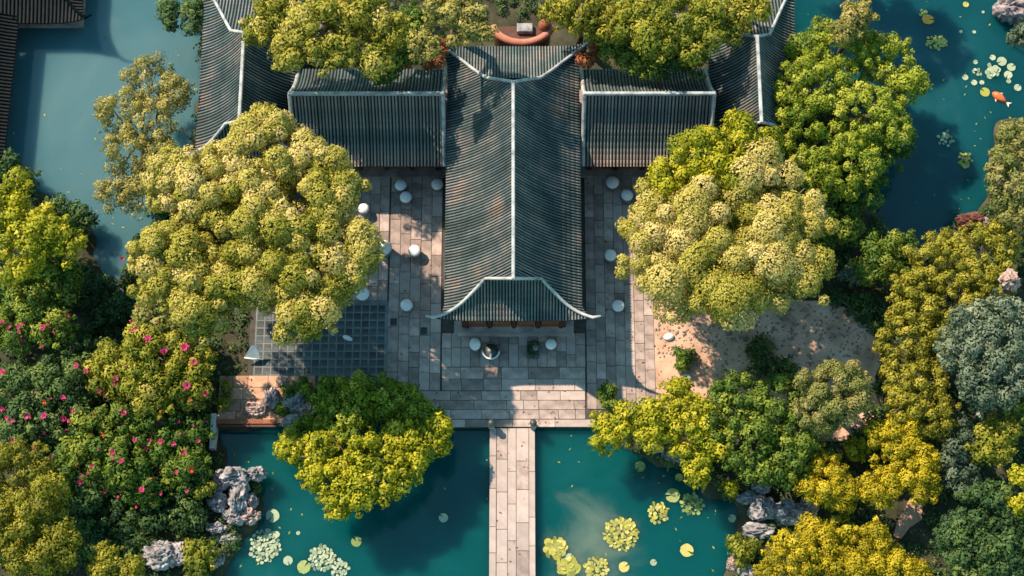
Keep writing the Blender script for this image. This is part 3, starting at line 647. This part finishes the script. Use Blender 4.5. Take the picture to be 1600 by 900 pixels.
tree('flowering_bush', 'green bush with crimson blossoms next to the jagged rockery', [(270,690,46),(290,730,36),(240,740,44),(220,765,34),(300,670,30)], 3.4, 'green', 14, .22, .9, cat='bush', group='red flowering bushes', bias=-.05, flowers=[(229,700,9),(252,690,7),(271,694,6),(286,708,8),(299,733,8),(248,662,7),(222,766,8),(211,688,6),(292,767,5),(310,690,5)])
tree('edge_tree', 'pale olive tree filling the bottom left corner', [(30,740,50),(60,790,50),(20,830,54),(60,870,46),(95,850,34)], 6.5, 'olive', 15, .2, .95, bias=-.12)
tree('small_tree', 'olive small tree cut by the bottom edge near the left corner', [(170,892,36),(200,900,26)], 4.5, 'olive', 13, .2)
tree('edge_tree', 'dark green low tree behind the pale olive corner tree', [(110,800,40),(140,760,36),(90,740,36)], 3.0, 'dark', 14, .24, .8)
tree('ground_shrub', 'dark low shrub spreading behind the white pitted rock', [(190,810,36),(240,800,36),(290,800,34),(210,850,34),(150,850,30)], .9, 'dark', 13, .24, .7, cat='shrub', trunk=False)
tree('small_shrub', 'yellow-green tuft on top of the jagged rockery', [(318,762,17)], 2.2, 'creamgreen', 9, .2, cat='shrub')
tree('small_shrub', 'spiky yellow-green shrub right of the white pitted rock', [(316,870,24),(310,885,20)], 1.8, 'creamgreen', 10, .22, cat='shrub')
tree('leafy_tree', 'green bushy tree at the lower left corner of the plaza over the pond', [(600,630,40),(545,645,40),(490,690,44),(540,690,46),(620,620,28),(650,650,24),(660,690,34),(465,700,30),(515,618,30),(560,606,26),(530,650,34),(645,615,16),(655,640,22),(680,655,18)], 3.8, 'lime', 11, .2, .9, bias=-.05)
tree('golden_tree', 'golden-leaved tree hanging low over the left pond', [(570,725,40),(600,745,40),(535,755,40),(530,790,24),(640,720,32),(500,740,30),(560,770,32),(680,685,28),(625,690,30),(500,700,30),(690,665,18),(455,700,22)], 4.8, 'yellow', 12, .24, .9, drop=.2)
tree('pale_tree', 'sparse pale ochre tree standing in the blue pond beside the left pavilion', [(235,130,44),(275,145,32),(195,180,46),(235,195,48),(205,235,44),(250,240,34),(175,300,28),(215,310,34),(230,275,34)], 6.0, 'sparse', 11, .17, .6, fill=.95)
tree('small_shrub', 'dark shrub tucked between the sparse tree and the huge left tree', [(235,390,30),(255,345,28),(215,420,26)], 1.8, 'dark', 12, .24, .7, cat='shrub', flowers=[(190,405,6)])
tree('small_shrub', 'mixed green shrub under the lower left edge of the huge left tree', [(240,490,34),(270,500,28)], 4.6, 'clip', 12, .22, .8, cat='shrub')
tree('bank_shrub', 'dark blue-green shrub on the pond bank at the left edge', [(15,262,24),(40,280,20)], 2.4, 'dark', 12, .24, .8, cat='shrub')
tree('bank_shrub', 'dark blue-green shrub on the pond bank beyond the golden tree', [(115,335,24),(135,345,16),(90,320,20)], 2.0, 'dark', 12, .24, .8, cat='shrub')
tree('overhanging_tree', 'dark tree dipping into the blue pond above the left pavilion', [(265,15,22),(300,30,26),(265,40,14),(310,5,26)], 4.0, 'dark', 12, .22, .8)
# top
tree('broadleaf_tree', 'cream-tipped tree behind the left wing, cut by the top edge', [(430,30,52),(490,45,56),(555,30,52),(455,75,42),(520,85,36),(580,95,30),(600,40,40),(400,55,24)], 12.0, 'cream', 18, .23, .95, group='trees behind the wings')
tree('broadleaf_tree', 'dark green tree between the cream-tipped tree and the hall', [(620,85,34),(650,40,40),(600,110,24)], 7.5, 'green', 15, .23, .9, group='trees behind the wings')
tree('broadleaf_tree', 'pale grey-green tree at the upper left corner of the hall roof', [(725,30,40),(745,50,28),(695,15,34),(665,70,30)], 12.5, 'sparse', 14, .22, .95, group='trees behind the wings')
tree('small_shrub', 'rust-red shrub at the upper left corner of the hall roof', [(678,88,22),(690,70,14)], 6.5, 'rust', 10, .2, cat='shrub')
tree('small_shrub', 'rusty shrub at the upper right corner of the hall roof', [(915,92,16),(930,75,14)], 6.0, 'rust', 9, .2, cat='shrub')
tree('broadleaf_tree', 'cream and olive tree behind the right wing, cut by the top edge', [(1000,25,46),(1060,30,50),(1090,60,40),(1030,60,44),(1110,20,30)], 10.0, 'creamgreen', 16, .22, .95, group='trees behind the wings')
tree('broadleaf_tree', 'dark green low tree along the back of the right wing', [(980,85,36),(1030,95,38),(1080,90,34),(950,60,34)], 7.0, 'green', 15, .23, .9, group='trees behind the wings')
tree('broadleaf_tree', 'olive tree to the right of the terracotta trough behind the hall', [(900,20,44),(940,35,38),(870,10,26)], 9.0, 'olive', 15, .22, .9, group='trees behind the wings')
tree('broadleaf_tree', 'small olive tree against the right pavilion roof at the top edge', [(1150,25,34),(1175,10,30),(1140,55,22)], 8.5, 'olive', 14, .22, .9, group='trees behind the wings')
tree('edge_tree', 'blue-green bush at the right edge below the corner rock', [(1596,52,22)], 3.0, 'silver', 10, .22, cat='bush', bias=-.3)

# low ground cover over all open soil
sdl = lambda x, y: np.max([sdist(x, y, p) for p in pw.values()], axis=0)
gx, gy = RNG.uniform(-36, 36, 9000), RNG.uniform(-19, 24, 9000)
keep = sdl(gx, gy) < .05
sandp = np.array([[p.x, p.y] for p in sv_court]); keep &= sdist(gx, gy, sandp) < -.1
for r in ((395,250,1022,612),(632,600,1010,667),(342,588,492,662),(690,30,915,260),(314,100,1245,262),(331,640,342,706),(1392,768,1444,846)):
    a0, b0, a1, b1 = rect(*r); keep &= ~((gx > a0-.15) & (gx < a1+.15) & (gy > b0-.15) & (gy < b1+.15))
gx, gy = gx[keep], gy[keep]
gc = leaf_cloud('ground_cover', L['dark'], [np.array((x, y, .02)) for x, y in zip(gx, gy)], RNG.uniform(.25, .5, len(gx)), .2, .3, None, zmin=0)
gc['kind'] = 'stuff'
tree('small_shrub', 'dark shrub at the upper right corner of the earth court', [(1345,478,24),(1372,505,20),(1310,468,16)], 1.2, 'dark', 10, .22, .7, cat='shrub')
tree('small_shrub', 'dark shrub in the gap right of the clipped shrub', [(1372,650,22),(1352,690,26),(1378,605,14)], 1.4, 'dark', 10, .22, .7, cat='shrub')
def litter(name, pts, mat, leaf=.11):
    V = []; F = []; T = []
    for x, y, z in pts:
        a = RNG.uniform(0, 6.28); l = leaf*RNG.uniform(.6, 1.4); c_, s_2 = math.cos(a)*l, math.sin(a)*l; b0 = len(V)
        V += [(x-c_, y-s_2, z+RNG.uniform(0, .02)), (x+s_2*.45, y-c_*.45, z+.02), (x+c_, y+s_2, z+RNG.uniform(0, .03)), (x-s_2*.45, y+c_*.45, z+.025)]; F.append((b0, b0+1, b0+2, b0+3)); T.append(RNG.uniform())
    m = new_mesh(name, V, F, mat); a = m.attributes.new('tint', 'FLOAT', 'FACE'); a.data.foreach_set('value', np.array(T, np.float32)); return obj(name, m, None, 'stuff')
lp = []
for r_, n_, z_ in (((400,262,690,611),150,.125),((915,262,1020,640),70,.125),((652,575,915,666),60,.13),((1022,480,1365,650),160,.085),((345,590,490,660),60,.195),((766,672,834,900),30,.14)):
    a0, b0, a1, b1 = rect(*r_)
    for _ in range(n_): lp.append((RNG.uniform(a0, a1), RNG.uniform(b0, b1), z_))
litter('fallen_leaves', lp, L['rust'], .08)
wpt = []
for k_ in ('nw', 'ne', 's'):
    a0 = pw[k_].min(0); a1 = pw[k_].max(0); cx_ = RNG.uniform(a0[0], a1[0], 600); cy_ = RNG.uniform(a0[1], a1[1], 600); ss = sdist(cx_, cy_, pw[k_]); kk_ = (ss > .8) & (RNG.uniform(size=600) < np.exp(-(ss-.8)/1.2)+.03)
    wpt += [(x, y, -.415) for x, y in zip(cx_[kk_], cy_[kk_])]
litter('floating_leaves', wpt, L['olive'], .09)
gp = MB()
for _ in range(520):
    t_ = RNG.uniform(); x_, y_ = 1030+330*t_+RNG.normal()*14, 520+60*RNG.normal()*.45
    p_ = P(x_, min(max(y_, 476), 640), .07)
    if sdist(np.array([p_.x]), np.array([p_.y]), sandp)[0] < .1: continue
    r_ = RNG.uniform(.03, .11)*(1.5 if RNG.random() < .07 else 1)
    gp.lathe([(r_*.7,0),(r_,r_*.3),(r_*.6,r_*.7),(r_*.1,r_*.8)], 6, (p_.x, p_.y, .06), RNG.uniform(.7,1.3), RNG.uniform(.7,1.3))
gp.build('gravel', M['stone'], kind='stuff', smooth=True)
tree('small_shrub', 'dark shrub spreading over the right end of the terracotta terrace', [(470,605,16),(486,622,14),(440,640,13),(452,612,12)], 1.1, 'green', 8, .2, .8, cat='shrub')
tree('small_shrub', 'dark shrub in the shaded hollow beside the bleached pole', [(150,455,30),(185,480,28),(160,500,26),(220,490,22)], 1.2, 'dark', 11, .22, .7, cat='shrub', bias=-.15)
tree('small_shrub', 'small green shrub at the left end of the terracotta terrace', [(352,606,12),(350,630,12)], 1.0, 'creamgreen', 8, .2, .8, cat='shrub')
tree('small_shrub', 'dusky green plant growing on the earth court above the leaning tree', [(1070,558,16),(1064,572,12)], 1.0, 'green', 8, .2, .8, cat='shrub', bias=-.1)
tree('small_shrub', 'dark leafy plant at the lower edge of the huge right tree on the earth court', [(1185,545,22),(1190,575,24),(1225,585,26)], 1.5, 'dark', 10, .22, .7, cat='shrub', bias=.1)
tree('broadleaf_tree', 'tall dark tree beyond the top edge shading the lily pond', [(1250,-190,80),(1310,-180,70),(1200,-210,60)], 12.0, 'green', 18, .26, .7)

# ------------------------------------------------------------------ rocks
def rock(label, px, py, rx, ry, h, z=0.0, mat='rock', seed=0, group=None, rot=0):
    bm = bmesh.new(); bmesh.ops.create_icosphere(bm, subdivisions=5, radius=1)
    sv = Vector((seed*3.1, seed*1.7, seed*.9))
    for v in bm.verts:
        d = v.co.normalized(); w = d+.35*Vector((noise.noise(d*2+sv), noise.noise(d*2+sv*2), noise.noise(d*2-sv)))
        n1 = noise.noise(w*1.4+sv); n2 = 1-abs(noise.noise(w*3.0+sv))*2.4; n3 = noise.noise(w*7+sv); n4 = 1-abs(noise.noise(w*6-sv))*2
        v.co = d*max(.3, .82+.42*n1+.26*n2+.10*n3+.10*n4)
    m = bpy.data.meshes.new('rock'); 
    for v in bm.verts: v.co = Vector((v.co.x*rx*.04, v.co.y*ry*.04, v.co.z*h))
    bm.to_mesh(m); bm.free(); m.materials.append(M[mat]); m.polygons.foreach_set('use_smooth', [True]*len(m.polygons))
    c = P(px, py, z+h*.4); o = obj('garden_rock', m, loc=(c.x, c.y, z+h*.3)); o.rotation_euler.z = rot
    return tag(o, label, 'rock', group)
RK = [
 ('broad pitted grey rock at the top of the left rockery', 365,745,24,14,.9,.6,'rock'),
 ('knobbly grey rock at the upper right end of the left rockery', 402,740,12,11,.7,.5,'rock'),
 ('pinkish grey rock at the upper left of the left rockery', 344,752,12,16,.7,.4,'rock_purple'),
 ('curved pale rock jutting out left of the left rockery', 342,785,14,13,.6,.4,'rock_purple'),
 ('tall dark grey rock in the middle of the left rockery', 372,775,15,24,.9,.3,'rock'),
 ('smooth blue-grey rock below the middle of the left rockery', 366,806,15,14,.7,.1,'rock'),
 ('sunlit cream rock at the pond side of the left rockery', 390,806,14,12,.6,.2,'rock_warm'),
 ('mauve rock above the cream one in the left rockery', 394,783,8,12,.6,.2,'rock_purple'),
 ('small white-grey rock at the lower left of the left rockery', 338,826,13,9,.4,0,'rock'),
 ('long low grey rock at the foot of the left rockery', 352,842,22,9,.4,-.2,'rock'),
 ('white pitted rock standing alone in the dark bed at the bottom left', 250,868,24,17,.8,.3,'rock'),
 ('grey rock leaning on the white pitted rock', 278,866,16,16,.6,.2,'rock'),
 ('narrow grey rock behind the white pitted rock', 252,852,18,7,.6,.3,'rock'),
 ('brownish rock at the bottom edge beside the spiky shrub', 338,872,12,12,.5,-.1,'rock_purple'),
 ('orange-tinted stones in the dark bed under the flowering bushes', 262,808,9,10,.3,.1,'rock_warm'),
 ('flat grey rock at the left of the right rockery', 1172,778,18,9,.5,0,'rock'),
 ('upright grey rock in the middle of the right rockery', 1192,795,18,18,.8,.2,'rock'),
 ('large layered grey rock at the right of the right rockery', 1232,800,26,16,.8,.2,'rock'),
 ('low pitted rock at the pond edge of the right rockery', 1185,828,24,12,.5,-.1,'rock'),
 ('warm grey rock at the far right end of the right rockery', 1262,795,14,14,.6,.2,'rock_warm'),
 ('small upper rock at the back of the right rockery', 1190,762,14,9,.5,.3,'rock'),
 ('reddish stone on the bank below the mossy shrub', 1146,880,10,9,.4,-.2,'rock_warm'),
 ('pale rock at the bottom edge right of the reddish stone', 1168,895,13,12,.5,-.1,'rock'),
 ('mauve rock on the pond bank under the yellow-green leaning tree', 1052,712,17,10,.5,0,'rock_purple'),
 ('grey rock beside the mauve rock under the leaning tree', 1026,698,14,9,.5,0,'rock'),
 ('white-grey jagged rock below the terracotta terrace', 458,660,20,10,.5,.1,'rock'),
 ('peach rock beside the terracotta terrace', 478,640,12,12,.5,.1,'rock_warm'),
 ('dark mauve rock standing on the terracotta terrace', 424,622,11,15,.6,.15,'rock_purple'),
 ('peach boulder in the middle of the terracotta terrace', 398,640,16,11,.4,.15,'rock_warm'),
 ('small peach stone at the upper edge of the terracotta terrace', 440,596,9,8,.3,.15,'rock_warm'),
 ('dark rock at the right end of the terracotta terrace', 462,628,16,12,.6,.15,'rock'),
 ('big mauve rock in the top right corner', 1588,10,30,22,1.2,.2,'rock_purple'),
 ('cream stone on the lily pond bank above the olive tree', 1440,398,15,9,.4,0,'rock_warm'),
 ('reddish brown rock at the lower corner of the lily pond', 1520,345,24,12,.6,0,'rock_red'),
 ('pale stone on the reddish rock by the lily pond', 1537,348,10,7,.3,.3,'rock_warm'),
 ('peach rock among the olive and silvery trees', 1578,438,13,15,.8,5.6,'rock_warm'),
]
for i, r in enumerate(RK):
    rock(r[0], r[1], r[2], r[3], r[4], r[5], r[6], r[7], seed=i+1)

# ------------------------------------------------------------------ stools and court furniture
def stool(px, py, r, label, h=.72, sx=1, sy=1):
    c = P(px, py, .11+h); t = thing('drum_stool', label, 'stool', (c.x, c.y, .11), 'pale drum stools on the plaza')
    R0 = r*.04
    MB().lathe([(R0*.82,0),(R0*.90,.05),(R0*1.02,h*.45),(R0*.96,h*.86)], 24, sx=sx, sy=sy).build('drum', M['drumside'], t, smooth=True)
    b = MB(); b.tube([(R0*1.0*math.cos(a)*sx, R0*1.0*math.sin(a)*sy, h*.84) for a in np.linspace(0, 2*math.pi, 25)], .03, 6, False); b.build('rim_band', M['rock'], t, smooth=True)
    MB().lathe([(R0*.97,h*.80),(R0*1.0,h*.86),(R0*.97,h*.95),(R0*.82,h*1.05),(R0*.45,h*1.13),(R0*.05,h*1.16)], 24, sx=sx, sy=sy).build('seat', M['drum'], t, smooth=True)
    return t
stool(626,288,9.5,'upper of the two touching drum stools below the left wing')
stool(634,307,9.5,'lower of the two touching drum stools below the left wing')
stool(683,287,9.5,'pale drum stool tucked into the corner of left wing and hall')
stool(568,325,8.5,'bluish drum stool at the right edge of the huge left tree')
stool(599,386,12.5,'largest domed drum stool, touching the huge left tree', .9)
stool(648,391,9.5,'white drum stool alone in the sun patch left of the hall')
stool(635,476,9.5,'pale drum stool between the grid tiles and the hall eave')
stool(566,458,11,'drum stool nearly hidden under the huge left tree')
stool(957,284,10.5,'upper of the two drum stools below the right wing')
stool(980,304,9.5,'lower of the two drum stools below the right wing, by the yellow tree')
stool(954,398,9.5,'pale drum stool touching the left side of the huge right tree')
stool(966,477,9.5,'pale drum stool below the huge right tree, level with the hall eave')
stool(742,537,8.5,'tall oval drum stool left of the hall doorway', .75, 1, 1.15)
stool(861,537,8.5,'squarish drum stool right of the hall doorway', .75)
c = P(767,548,.11+.5); t = thing('bronze_urn', 'dark bronze urn with bright rim left of the hall doorway', 'urn', (c.x, c.y, .11))
MB().lathe([(.22,0),(.30,.08),(.50,.34),(.54,.52)], 20).build('bowl', M['bronze'], t, smooth=True)
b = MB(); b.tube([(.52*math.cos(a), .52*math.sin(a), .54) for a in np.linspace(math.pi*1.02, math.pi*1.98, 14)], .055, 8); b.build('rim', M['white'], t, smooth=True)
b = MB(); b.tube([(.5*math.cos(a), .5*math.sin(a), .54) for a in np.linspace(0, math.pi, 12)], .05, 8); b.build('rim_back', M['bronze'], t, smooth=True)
MB().box(-.06,-.45,.5,.06,-.2,.6,.01).build('handle', M['white'], t)
c = P(834,545,.11+.4); t = thing('square_planter', 'dark square planter with clipped dark plant right of the hall doorway', 'planter', (c.x, c.y, .11))
MB().box(-.42,-.5,0,.32,.5,.42,.04).build('box', M['bronze'], t)
leaf_cloud('plant', L['dark'], [np.array((-.15,-.1,.55)),np.array((.05,.25,.55)),np.array((-.1,-.4,.45))], [.3,.26,.2], .14, .8, t)
MB().lathe([(.17,.42),(.2,.72),(.12,.78)], 14, (.1,.0,0)).build('stone_ball', M['drumside'], t, smooth=True)
# pale lamp, small marker stones, drain covers
c = P(397,555,.11); t = thing('garden_lamp', 'pale blue slanted garden lamp on the shaded left court', 'lamp', (c.x, c.y, .09))
MB().lathe([(.06,0),(.05,.5)], 8).build('stem', M['bronze'], t)
b = MB(); b.add([(-.5,-.28,.5),(.42,-.34,.42),(.36,.34,.95),(-.05,.36,1.0),(-.5,-.28,.44),(.42,-.34,.36),(.36,.34,.89),(-.05,.36,.94)], [(0,1,2,3),(7,6,5,4),(0,4,5,1),(1,5,6,2),(2,6,7,3),(3,7,4,0)]); b.build('shade', M['lampshade'], t); b = MB(); b.tube([(-.52,-.29,.49),(0,-.36,.44),(.45,-.35,.40)], .05, 6); b.build('rim', M['white'], t, smooth=True)
def pebble(px, py, label, sx, sy, rz=0):
    c = P(px, py, .2); o = MB().lathe([(.6,0),(1,.3),(.9,.65),(.55,.92),(.1,1)], 14).build('marker_stone', M['white'], smooth=True, loc=(c.x, c.y, .1))
    o.scale = (sx, sy, .22); o.rotation_euler.z = rz; tag(o, label, 'stone')
pebble(543,528,'small white oblong stone at the lower right edge of the huge left tree',.34,.16,-.4)
pebble(1045,526,'small white stone on the edge of paving and earth court',.34,.24,.2)
pebble(556,326,'tiny white stone beside the bluish drum stool',.2,.18)
pebble(1073,590,'pinkish white stone on the earth court above the leaning tree',.32,.24)
for px, py, lb in ((662,517,'dark square drain cover beside the hall eave corner'),(615,503,'dark square drain cover at the edge of the grid tiles')):
    c = P(px, py, .13); t = thing('drain_cover', lb, 'drain', (c.x, c.y, .12), 'drain covers in the paving')
    MB().box(-.22,-.24,0,.22,.24,.03,.008).build('plate', M['bronze'], t)
    for k in range(4): MB().box(-.16,-.17+k*.1,.031,.16,-.13+k*.1,.045).build('grate_bar', M['deck'], t)
# terracotta trough behind the hall
t = thing('curved_trough', 'curved terracotta trough with orange end ball behind the hall', 'trough', P(815, 52, 3.0))
o_ = t.location
arc = lambda z, k=1.0: [tuple(P(816+47*math.sin(a)*k, 34+33*math.cos(a)*k, z)-o_) for a in np.linspace(-1.35, 1.35, 18)]
b = MB(); b.tube(arc(3.0), .26, 8); b.build('rim', M['terra'], t, smooth=True)
b = MB(); pa = arc(2.7); pbm = [(x, y, -o_.z) for x, y, z in arc(2.7, .96)]; n = len(pa)
b.add(pa+pbm, [(i, i+1, n+i+1, n+i) for i in range(n-1)]+[tuple(range(n))]); b.build('basin', M['wood'], t)
q = P(851, 40, 3.2)-o_; MB().lathe([(.1,-.4),(.36,-.2),(.42,.1),(.3,.4),(.05,.52)], 16, tuple(q)).build('end_ball', M['wood_lit'], t, smooth=True)
q = P(820, 43, 3.0)-o_; MB().box(q.x-.5, q.y-.3, -.3, q.x+.5, q.y+.3, .05, .04).build('stone_block', M['rock'], t)
# bench under terrace
t = thing('timber_beam_bench', 'dark red timber bench along the lower edge of the terracotta terrace', 'bench', P(388, 662, .1))
MB().box(-1.85,-.12,.42,1.85,.16,.5,.01).build('seat', M['wood_lit'], t); MB().box(-1.8,-.32,.42,1.8,-.18,.5,.01).build('front_rail', M['wood'], t)
for x in (-1.6, 0, 1.6): MB().box(x-.06,-.3,-.1,x+.06,.14,.42).build('leg', M['wood'], t)
# pole and low wall
a, b2 = P(186,450,1.0), P(217,476,.2)
o = MB().tube([a, (a+b2)/2+Vector((0,0,.05)), b2], [.07,.085,.09], 8).build('bamboo_pole', M['bamboo'], smooth=True)
tag(o, 'bleached pole leaning over the dark water below the blue pond', 'pole')
x0, y0, x1, y1 = rect(331, 650, 339, 704); o = MB().box(x0, y0, -.8, x1, y1, .7, .03).build('garden_wall', M['wallw']); tag(o, 'low pale garden wall between the flowering bushes and dark water', 'wall')

# ------------------------------------------------------------------ lily pads, koi
def pad_mesh(name, mat, n=18, notch=.35, seed=0):
    rs = random.Random(seed); v = [(0, 0, .012)]; f = []
    for i in range(n+1):
        a = notch/2+(2*math.pi-notch)*i/n; r = 1+rs.uniform(-.05, .05)
        v.append((math.cos(a)*r, math.sin(a)*r, .012+.02*rs.random()))
    for i in range(n+1):
        x, y, z = v[1+i]; v.append((x*.985, y*.985, -.02))
    for i in range(n):
        f.append((0, 1+i, 2+i)); f.append((1+i, n+2+i, n+3+i, 2+i))
    m = new_mesh(name, v, f, L[mat]); a = m.attributes.new('tint', 'FLOAT', 'FACE'); a.data.foreach_set('value', [min(1, max(0, .5+.3*math.sin(seed*2.1)+rs.uniform(-.15, .15))) for _ in m.polygons])
    return m
PM = {k: [pad_mesh('lily_leaf', k, seed=s) for s in range(4)] for k in ('pad', 'padpale', 'padyel')}
WZ = -.42
def pad(px, py, r, mat, label, group='single lily pads floating on the ponds'):
    c = P(px, py, WZ); o = obj('lily_pad', random.choice(PM[mat]), loc=(c.x, c.y, WZ+.012)); o.scale = (r*.04, r*.04, .8); o.rotation_euler.z = random.uniform(0, 6)
    tag(o, label, 'lily pad', group)
def clump(px, py, rx, ry, mat, label, lr=.12, n=None):
    c = P(px, py, WZ); t = thing('water_lily_clump', label, 'water lily', (c.x, c.y, WZ), 'clumps of water lilies on the ponds')
    n = n or int(rx*ry/8)
    for i in range(n):
        a = i*2.399; q = math.sqrt((i+.5)/n)
        o = obj('lily_leaf', random.choice(PM[mat]), t, loc=(math.cos(a)*q*rx*.04+random.uniform(-.05,.05), math.sin(a)*q*ry*.04+random.uniform(-.05,.05), .02+random.uniform(0, .16)*(1.1-q)+.004*i/n))
        s = lr*random.uniform(.75, 1.25); o.scale = (s, s, s); o.rotation_euler = (random.gauss(0,.32), random.gauss(0,.32), random.uniform(0, 6))
    return t
clump(414,853,23,25,'padpale','pale round water lily clump right of the left rockery')
clump(503,872,19,19,'padpale','pale water lily clump near the bottom edge of the left pond')
clump(530,888,15,13,'padpale','small pale water lily clump at the bottom edge of the left pond')
clump(971,834,26,25,'padyel','largest yellow water lily clump in the right pond')
clump(1028,802,15,17,'padyel','medium water lily clump above right of the largest yellow clump')
clump(1081,788,17,17,'pad','dark green water lily clump touching the leaning yellow tree')
clump(868,856,15,14,'padyel','yellow-green water lily clump beside the causeway',lr=.22)
clump(888,888,14,15,'padyel','yellow-green water lily clump by the causeway at the bottom edge',lr=.22)
clump(932,888,18,17,'padyel','domed yellow water lily clump at the bottom edge of the right pond')
clump(1463,66,17,13,'padyel','yellow-green water lily clump near the top of the lily pond')
clump(1477,217,13,14,'padpale','ragged pale green water lily clump in the middle of the lily pond',n=14)
clump(1508,250,11,13,'padyel','small yellow-green water lily clump at the lower end of the lily pond')
clump(1550,112,11,12,'padpale','grey-green water lily clump in the shaded part of the lily pond',n=9,lr=.2)
clump(1527,112,7,8,'padpale','tiny grey water lily clump left of the shaded grey-green one',n=6)
clump(1443,22,8,6,'padyel','yellow leaves beside the orange leaf at the top of the lily pond',n=7)
SG = [(426,806,10,'padpale','large pale pad floating right of the left rockery'),(432,835,5,'padpale','small pad at the upper right of the pale round clump'),(450,876,7,'padpale','pinkish white pad right of the pale round clump'),(475,886,10,'pad','bright green pad left of the bottom-edge clumps'),(557,846,8,'pad','ring-marked pad under the golden tree in the left pond'),(693,809,7,'padpale','lone pale pad near the causeway in the left pond'),(466,833,3,'padpale','tiny pale speck pad in the left pond'),
 (1051,774,11,'pad','large flat green pad left of the dark green clump'),(1061,746,6,'padyel','small yellow pad under the leaning yellow tree'),(1000,729,8,'pad','dull green pad in the shade of the leaning yellow tree'),(1073,860,10,'padyel','bright yellow pad in the right part of the right pond'),(975,886,8,'padyel','ochre pad at the bottom edge between clump and murk'),(1144,810,6,'padpale','small pale pad beside the right rockery'),(1021,879,5,'padpale','tiny white pad at the bottom edge of the right pond'),(890,871,6,'padpale','small pad joining the two clumps beside the causeway'),
 (1539,144,8,'padyel','yellow-green pad beside the koi'),(1508,121,5,'padpale','white-green pad at the left end of the shaded pads'),(1522,129,5,'padpale','small white pad left of two above the koi'),(1534,129,4,'padpale','tiny white pad right of two above the koi'),(1524,97,4,'padpale','pale pad at the upper left of the shaded pads'),(1551,90,5,'padpale','pale pad at the top of the shaded pads'),(1565,96,8,'padpale','oval grey-green pad at the upper right of the shaded pads'),(1580,105,7,'padpale','grey-green pad at the right of the shaded pads'),(1575,117,7,'padpale','grey-green pad below the right ones in the shade'),(1590,137,6,'padpale','lone pale pad at the right edge of the lily pond'),(1576,127,4,'padpale','small pad right of the koi in the shade'),(1509,7,5,'padyel','brownish pad at the top edge of the lily pond'),(1501,50,3,'padpale','tiny pad left of two in the dark water'),(1522,50,3,'padpale','tiny pad right of two in the dark water'),(1536,19,2.5,'padpale','speck of a pad alone near the top right rock')]
for s in SG: pad(*s)
c = P(1450, 31, WZ); o = obj('lily_pad', new_mesh('lily_pad', [tuple(v.co) for v in PM['pad'][0].vertices], [tuple(p.vertices) for p in PM['pad'][0].polygons], M['orange']), loc=(c.x, c.y, WZ+.03)); o.scale = (.4, .34, 1); tag(o, 'bright orange withered pad at the top of the lily pond', 'lily pad', 'single lily pads floating on the ponds')
c = P(1562, 153, WZ); t = thing('koi', 'orange-red koi with pale tail swimming beside the yellow-green pad', 'fish', (c.x, c.y, WZ+.02)); t.rotation_euler.z = R_(-40)
MB().tube([(-.58,0,0),(-.5,0,.01),(-.3,0,.02),(0,0,.03),(.28,0,.02),(.5,0,.0)], [.03,.14,.24,.26,.17,.07], 12).build('body', M['koi'], t, smooth=True)
MB().add([(.46,0,.02),(.82,.2,.03),(.72,0,.03),(.82,-.2,.03),(.46,0,-.03),(.82,.2,0),(.72,0,0),(.82,-.2,0)], [(0,2,1),(0,3,2),(4,5,6),(4,6,7),(0,1,5,4),(3,0,4,7),(1,2,6,5),(2,3,7,6)]).build('tail', M['koitail'], t)
for s in (1, -1): MB().add([(-.25,s*.2,.0),(-.1,s*.2,.0),(-.02,s*.42,.0),(-.14,s*.36,.02)], [(0,1,2,3)]).build('fin', M['koitail'], t)
print('leaves', NLEAF)
